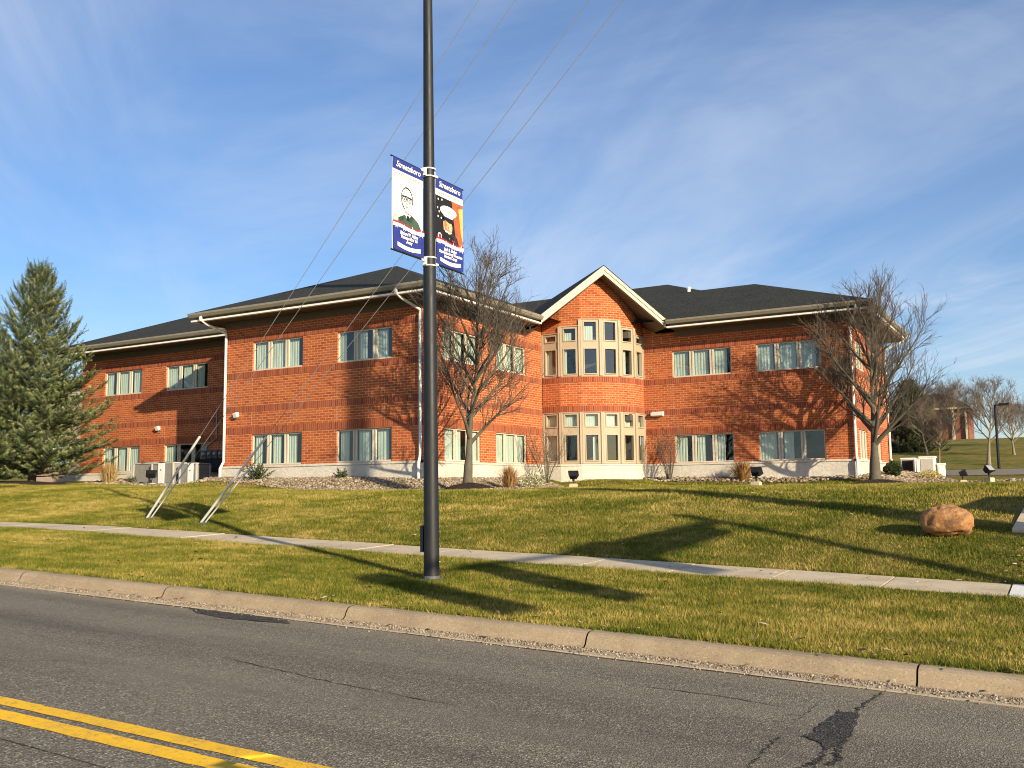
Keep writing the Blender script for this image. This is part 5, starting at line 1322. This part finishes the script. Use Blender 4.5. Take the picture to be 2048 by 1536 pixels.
        poly('photo_hair', [(.62, .69), (.665, .64), (.675, .56), (.645, .55), (.65, .63)], 3, M_bblack); poly('photo_face_shade', [(.60, .68), (.645, .63), (.65, .56), (.60, .49), (.54, .475), (.585, .53), (.60, .60)], 3, M_bgrey2); poly('photo_cheek_shade', [(.34, .56), (.40, .53), (.42, .50), (.36, .515)], 3, M_bgrey2); poly('photo_uniform_shade', [(.60, .44), (.68, .41), (.56, .30), (.50, .32)], 3, M_bgreenlo); poly('photo_uniform_shade', [(.20, .36), (.36, .40), (.42, .33), (.30, .29)], 3, M_bgreenlo); poly('photo_neck_shade', [(.40, .47), (.58, .45), (.56, .435), (.44, .445)], 3, M_bgrey)
        for ex in (.40, .55):
            o3, i3 = ell(ex, .595, .07, .032, 14), ell(ex, .592, .055, .024, 14); m = MB()
            for k in range(14): m.face([(a * W, -.01 + sway(a * W, b * H), b * H) for a, b in (o3[k], o3[(k + 1) % 14], i3[(k + 1) % 14], i3[k])])
            m.build('photo_glasses', M_bblack, cloth); poly('photo_eye', ell(ex, .59, .018, .008, 8), 4, M_bblack)
        poly('photo_brow', [(.32, .625), (.48, .63), (.48, .622), (.32, .612)], 4, M_bblack); poly('photo_brow', [(.48, .63), (.63, .62), (.64, .607), (.48, .622)], 4, M_bblack)
        poly('photo_nose', [(.475, .58), (.50, .545), (.46, .54)], 4, M_bgrey); poly('photo_mouth', ell(.48, .512, .06, .006, 10), 4, M_bgrey)
        poly('seal', ell(.12, .345, .08, .043), 3, M_bgold); poly('seal', ell(.12, .345, .055, .03), 4, M_bwhite)
    strip('blue_header', .875 * H, 1.0 * H, 3, M_bblue); strip('white_header', .80 * H, .875 * H, 3, M_bwhite)
    text('Streetsboro', .50, .937, .125, 6, M_bwhite, .25, .002, .98)
    text('HOMETOWN HEROES', .50, .838, .062, 6, M_bgrey, 0, 0.0, 1.0)
    # red and white wave with stars, blue foot, ribbon
    wave = lambda u: .012 * math.sin(u * 6 + .5)
    def wavestrip(name, zt_, zb_, lay, mat):
        m = MB(); n = 16
        for k in range(n):
            a, b = k / n, (k + 1) / n
            m.face([(q[0] * W, -.0025 * lay + sway(q[0] * W, q[1] * H), q[1] * H) for q in ((a, zb_ + (wave(a) if zb_ else 0)), (b, zb_ + (wave(b) if zb_ else 0)), (b, zt_ + wave(b)), (a, zt_ + wave(a)))])
        m.build(name, mat, cloth)
    wavestrip('red_wave', .305, .27, 9, M_bred); wavestrip('white_wave', .283, .245, 10, M_bwhite); wavestrip('blue_foot', .255, 0, 9, M_bblue)
    for k, (sx_, s_) in enumerate(((.10, .045), (.36, .055), (.62, .065), (.90, .075))):
        pts = []
        for j in range(10):
            rr_ = s_ * (1.35 if j % 2 == 0 else .5); a = math.pi / 2 + math.pi * j / 5; pts.append((sx_ + rr_ * math.cos(a), .262 + rr_ * math.sin(a) * W / H))
        poly('wave_star', pts, 11, M_bwhite)
    for k, ln in enumerate(lines): text(ln, .5, .20 - .042 * k, .068, 12, M_bwhite, .2, .0025, .92)
    n = 14
    m = MB()
    for k in range(n):
        a, b = k / n, (k + 1) / n; f_ = lambda u: .065 - .022 * math.sin(math.pi * u)
        m.face([((.12 + .76 * q[0]) * W, -.03 + sway(q[0] * W, q[1] * H), q[1] * H) for q in ((a, f_(a) - .022), (b, f_(b) - .022), (b, f_(b) + .022), (a, f_(a) + .022))])
    m.build('ribbon', M_bwhite, cloth)
    return root
banner(-1, 'left banner, portrait drawing of a man in glasses and green uniform', 'soldier', ['Richard V. Fallon', 'Vietnam Era \'66', 'Army'])
banner(1, 'right banner, portrait photo of a serviceman in a white cap', 'sailor', ['Jack R. Butler', 'Operation Iraqi Freedom', 'Marine Corps'])

# ------------------------------------------------------------------ utility pole (out of the frame) and its guy wires
UX, UY = 4.5, 15.09; UZ = g(UX, UY); HT = 26.5
root = empty('utility_pole', (UX, UY, UZ), 'tall steel utility pole beyond the right edge, holding the guy wires', 'utility pole')
m = MB(); m.tube([(0, 0, -.3), (0, 0, HT * .5), (0, 0, HT - UZ)], [.36, .28, .19], 20); m.build('shaft', M_grey, root, True)
for zc_ in (23.4, 21.0):
    m = MB(); m.box(-.06, -1.3, zc_ - UZ, .06, 1.3, zc_ - UZ + .12); m.build('cross_arm', M_grey, root)
M_guard = simple('guy_guard', (.60, .59, .56), .45, .08, 5); M_wire = simple('steel_wire', (.24, .24, .24), .5, .1, 5, .2)
def guy(ax_, ay_, az_, ztop, label, g0, off):
    root = empty('guy_wire', (ax_, ay_, az_), label, 'guy wire', 'guy wires anchored in the lawn')
    e = Vector((UX - ax_, UY - ay_, ztop - az_)); n = 40; P = []
    for k in range(n + 1):
        t = k / n; P.append(tuple(e * t + Vector((0, 0, -1.1 * 4 * t * (1 - t) * .25)) + Vector((off, 0, 0)) * (1 - t)))
    m = MB(); m.tube(P, .0065, 5); m.build('wire', M_wire, root)
    if g0:
        d = (Vector(P[2]) - Vector(P[0])).normalized(); s = Vector(P[0])
        m = MB(); m.tube([tuple(s + d * .08), tuple(s + d * g0[0])], g0[1], 8); m.build('guard', M_guard, root)
    m = MB(); m.tube([(off, 0, -.25), tuple(Vector((off, 0, -.02)) + e.normalized() * .12)], .016, 6); m.lathe([(.03, -.02), (.04, .0), (.03, .03)], 8, Matrix.Translation((off, 0, .02))); m.build('anchor_rod', M_dgrey, root)
ZA = g(-19.7, 16.2); ZBg = g(-17.6, 16.0)
guy(-19.7, 16.2, ZA, 25.4, 'upper guy wire with thick grey guard, from the left anchor', (2.75, .029), 0)
guy(-19.62, 16.2, ZA, 22.9, 'lower guy wire with thin guard, from the left anchor', (2.0, .018), .06)
guy(-17.6, 16.0, ZBg, 20.6, 'upper guy wire with grey guard, from the right anchor', (2.9, .029), 0)
guy(-17.53, 16.0, ZBg, 19.0, 'lower guy wire with thin guard, from the right anchor', (2.1, .018), .06)

# traffic signal mast (out of the frame): its shadow lies across lawn and walk
SX, SY = 8.0, 10.9; SZ = g(SX, SY)
root = empty('signal_mast', (SX, SY, SZ), 'traffic signal mast beyond the right edge with its arm over the road', 'traffic signal')
m = MB(); m.tube([(0, 0, -.1), (0, 0, 5.05 - SZ)], [.14, .11], 14); m.build('pole', M_grey, root)
arm = [(0, 0, 4.5 - SZ), (0, -3.0, 4.72 - SZ), (0, -6.0, 4.86 - SZ), (0, -8.6, 4.95 - SZ)]
m = MB(); m.tube(arm, [.11, .09, .07, .05], 10); m.build('mast_arm', M_grey, root)
m = MB(); m.box(-.02, -2.5, 4.12 - SZ, .02, -.45, 4.62 - SZ); m.build('sign_blade', M_dgrey, root)
for yy, za_, zb_ in ((8.0, 3.55, 4.75), (5.0, 3.5, 4.85), (2.9, 3.75, 5.05)):
    m = MB(); m.box(-.18, yy - SY - .26, za_ - SZ, .05, yy - SY + .26, zb_ - SZ); m.box(-.03, yy - SY - .40, za_ - .12 - SZ, .0, yy - SY + .40, zb_ + .12 - SZ)
    for q in range(3): m.lathe([(.15, 0), (.16, .22)], 14, Matrix.Translation((-.18, yy - SY, za_ + (zb_ - za_) * (q + .5) / 3 - SZ)) @ Matrix.Rotation(R(-90), 4, 'Y'))
    m.build('signal_head', M_black, root)
# control cabinet (out of the frame)
CX_, CY_ = 2.2, 18.2
root = empty('control_cabinet', (CX_, CY_, g(CX_, CY_)), 'metal control cabinet beyond the right edge', 'cabinet')
ch_ = .72 - g(CX_, CY_)
m = MB(); m.box(-.75, -.62, 0, .75, .62, ch_); m.build('body', M_grey, root); m = MB(); m.box(-.80, -.67, ch_, .80, .67, ch_ + .06); m.build('lid', M_grey, root)

# ------------------------------------------------------------------ right background: boxes, car park, hill house, lamps, trees
xs2 = np.array([-30, -20, -10, -6, -3, 2, 20, 60]); 
o = grid_mesh('car_park', np.linspace(-12, 60, 60), np.linspace(50.5, 70, 30), lambda X, Y: G(X, Y) + .03, M_asphalt); tag(o, kind='structure')
def util_box(x, y, w, dd, h, label, mat, front, rz=0):
    z = g(x, y); root = empty('utility_box', (x, y, z), label, 'utility box', 'utility boxes beside the right wing', rz)
    m = MB(); m.box(-w / 2, -dd / 2, 0, w / 2, dd / 2, h - .06); m.build('body', mat, root)
    m = MB(); m.box(-w / 2 - .03, -dd / 2 - .03, h - .06, w / 2 + .03, dd / 2 + .03, h); m.build('lid', M_acwhite, root)
    m = MB(); m.box(-w / 2 + .06, -dd / 2 - .02, .08, w / 2 - .06, -dd / 2 - .003, h - .12); m.build('door', front, root)
util_box(-6.75, 52.0, .62, .6, .86, 'dark fronted utility box with white lid nearest the brick wall', M_acwhite, M_black)
util_box(-5.62, 50.0, .66, .75, .92, 'large pale grey utility box behind the yellow shrub', M_acwhite, M_grey2 if 'M_grey2' in globals() else M_acgrey)
util_box(-5.05, 50.2, .28, .6, .62, 'small narrow white utility box right of the pale grey one', M_acwhite, M_acwhite)
util_box(-6.25, 51.5, .18, .5, .8, 'slim white utility box between the dark and pale grey ones', M_acwhite, M_acwhite)
root = empty('car_park_lamp', (-3.71, 72, g(-3.71, 72)), 'dark car park lamp with a flat square head on the right', 'lamp', 'lamps behind the car park')
m = MB(); m.tube([(0, 0, 0), (0, 0, 4.3)], [.10, .075], 10); m.build('pole', M_black, root)
m = MB(); m.tube([(0, 0, 4.25), (.35, 0, 4.28)], .04, 8); m.prism([(.25, -.22), (.85, -.2), (.85, .2), (.25, .22)], 4.22, 4.36); m.build('lamp_head', M_black, root)
root = empty('car_park_lamp', (-4.2, 110, g(-4.2, 110)), 'distant twin headed lamp above the bare trees at right', 'lamp', 'lamps behind the car park')
m = MB(); m.tube([(0, 0, 0), (0, 0, 3.3)], [.06, .05], 8); m.build('pole', M_grey, root)
for s in (-1, 1):
    m = MB(); m.tube([(0, 0, 3.25), (s * .5, 0, 3.5)], .025, 6); m.box(s * .65 - .22, -.12, 3.46, s * .65 + .22, .12, 3.56); m.build('lamp_head', M_dgrey, root)

# hill house
hx0, hx1, hy, hz = -23.0, -11.2, 150.0, g(-15, 150)
root = empty('brick_house', ((hx0 + hx1) / 2, hy, hz), 'distant brown brick house on the grassy hill at right', 'house')
HI = Matrix.Translation((-(hx0 + hx1) / 2, -hy, -hz))
def hpart(mb, name, mat, par=None):
    o = mb.build(name, mat); o.data.transform(HI); o.parent = par or root; return o
M_housebrick = brick_mat('house_brick', .25, .085, [(0, (.15, .045, .028)), (.5, (.24, .066, .036)), (1, (.27, .090, .055))], (.22, .15, .11))
M_houseroof = simple('house_roof', (.060, .048, .040), .95, .2, 2)
mb = MB(); hw = [(4.2, 6.4, hz + 2.2, hz + 3.5), (8.2, 9.8, hz + 2.2, hz + 3.5)]
wall(mb, (hx0, hy), (hx1, hy), hz - 1, hz + 4.6, hw); wall(mb, (hx1, hy), (hx1, hy + 9), hz - 1, hz + 4.6, [(2, 3.4, hz + 2.2, hz + 3.5)]); wall(mb, (hx0, hy + 9), (hx0, hy), hz - 1, hz + 4.6)
hpart(mb, 'wall', [M_housebrick, M_inner])
for a, b, c, e in hw:
    m = MB(); 
    for q in ((a, c, a + .15, e), (b - .15, c, b, e), (a, e - .15, b, e), (a, c, b, c + .15), ((a + b) / 2 - .06, c, (a + b) / 2 + .06, e)): m.box(hx0 + q[0], hy + .02, q[1], hx0 + q[2], hy + .1, q[3])
    w_ = hpart(m, 'window', M_white); m = MB(); m.face([(hx0 + a, hy + .08, c), (hx0 + b, hy + .08, c), (hx0 + b, hy + .08, e), (hx0 + a, hy + .08, e)]); hpart(m, 'pane', M_glass, w_)
mb = MB(); ze = hz + 4.6; zr = hz + 7.0
roof_face(mb, [(hx0 - .5, hy - .6, ze), (hx1 + .5, hy - .6, ze), (hx1 - 3.5, hy + 4.5, zr), (hx0 + 2, hy + 4.5, zr)]); roof_face(mb, [(hx1 + .5, hy - .6, ze), (hx1 + .5, hy + 9.6, ze), (hx1 - 3.5, hy + 4.5, zr)]); roof_face(mb, [(hx0 - .5, hy + 9.6, ze), (hx0 - .5, hy - .6, ze), (hx0 + 2, hy + 4.5, zr)]); roof_face(mb, [(hx1 + .5, hy + 9.6, ze), (hx0 - .5, hy + 9.6, ze), (hx0 + 2, hy + 4.5, zr), (hx1 - 3.5, hy + 4.5, zr)])
hpart(mb, 'roof', M_houseroof)
mb = MB(); mb.box(hx0 - .5, hy - .62, ze - .25, hx1 + .5, hy - .5, ze - .01); mb.box(hx1 + .4, hy - .49, ze - .25, hx1 + .52, hy + 9.5, ze - .01); hpart(mb, 'fascia', M_cream)
for cxp in (hx1 - .3, hx1 - 1.9):
    mb = MB(); mb.box(cxp - .12, hy - .35, hz - 1, cxp + .12, hy - .06, ze - .26); hpart(mb, 'porch_post', M_cream)

# far trees: one of each kind, with its own crown
far = [('bare_tree', -4.68, 78, 6.2, .17, 2.2, 'bare tree with a pale forked trunk left of the dark car park lamp', 31), ('bare_tree', -8.1, 79, 3.9, .09, 2.0, 'thin pale young bare tree standing by the utility boxes', 32),
       ('bare_tree', -3.3, 86, 4.0, .13, 2.3, 'low spreading bare tree right of the dark car park lamp', 33), ('bare_tree', -1.4, 98, 4.2, .13, 2.6, 'farthest right bare tree, cut by the photo edge', 34),
       ('bare_tree', -9.9, 88, 4.6, .12, 1.9, 'reddish bare tree before the dark evergreen', 35),
       ('bare_tree', -11.4, 128, 7.0, .16, 3.2, 'bare tree at the right end of the hill house', 36), ('bare_tree', -14.6, 130, 6.6, .16, 3.2, 'bare tree before the middle of the hill house', 37), ('bare_tree', -17.6, 132, 7.2, .16, 3.2, 'bare tree at the left end of the hill house', 38)]
for nm, x, y, H, tr, cr_, lb, sd_ in far:
    bare_tree(nm, x, y, g(x, y), H, tr, H * .28, cr_, 15, lb, 'bare trees around the car park', sd_, M_farbark, M_fartwig, 1.35)
# far left: neighbouring pale house behind the spruces
nx0, nx1, ny = -66, -54, 44; nz = g(-58, 44)
root = empty('pale_house', ((nx0 + nx1) / 2, ny, nz), 'pale pink brick house mostly hidden behind the spruces', 'house')
HI = Matrix.Translation((-(nx0 + nx1) / 2, -ny, -nz))
M_pinkbrick = brick_mat('pink_brick', .25, .085, [(0, (.36, .22, .17)), (.5, (.48, .32, .25)), (1, (.52, .36, .28))], (.50, .40, .32))
mb = MB(); pw = [(2.2, 4.2, nz + 1.2, nz + 2.8), (7.0, 9.2, nz + 4.2, nz + 5.7), (7.0, 9.2, nz + 1.2, nz + 2.8)]; wall(mb, (nx0, ny), (nx1, ny), nz - 1, nz + 6.4, pw); wall(mb, (nx1, ny), (nx1, ny + 10), nz - 1, nz + 6.4); hpart(mb, 'wall', [M_pinkbrick, M_inner])
for a, b, c, e in pw:
    m = MB()
    for q in ((a, c, a + .1, e), (b - .1, c, b, e), (a, e - .1, b, e), (a, c, b, c + .1), ((a + b) / 2 - .05, c, (a + b) / 2 + .05, e)): m.box(nx0 + q[0], ny + .02, q[1], nx0 + q[2], ny + .1, q[3])
    w_ = hpart(m, 'window', M_white); m = MB(); m.face([(nx0 + a, ny + .08, c), (nx0 + b, ny + .08, c), (nx0 + b, ny + .08, e), (nx0 + a, ny + .08, e)]); hpart(m, 'pane', M_glass, w_)
mb = MB(); ze = nz + 6.4; roof_face(mb, [(nx0 - .5, ny - .6, ze), (nx1 + .6, ny - .6, ze), (nx1 - 3, ny + 5, ze + 2.4), (nx0 - .5, ny + 5, ze + 2.4)]); roof_face(mb, [(nx1 + .6, ny - .6, ze), (nx1 + .6, ny + 10.6, ze), (nx1 - 3, ny + 5, ze + 2.4)]); hpart(mb, 'roof', M_houseroof)
mb = MB(); mb.box(nx0 - .5, ny - .62, ze - .25, nx1 + .6, ny - .5, ze - .01); hpart(mb, 'fascia', M_cream)
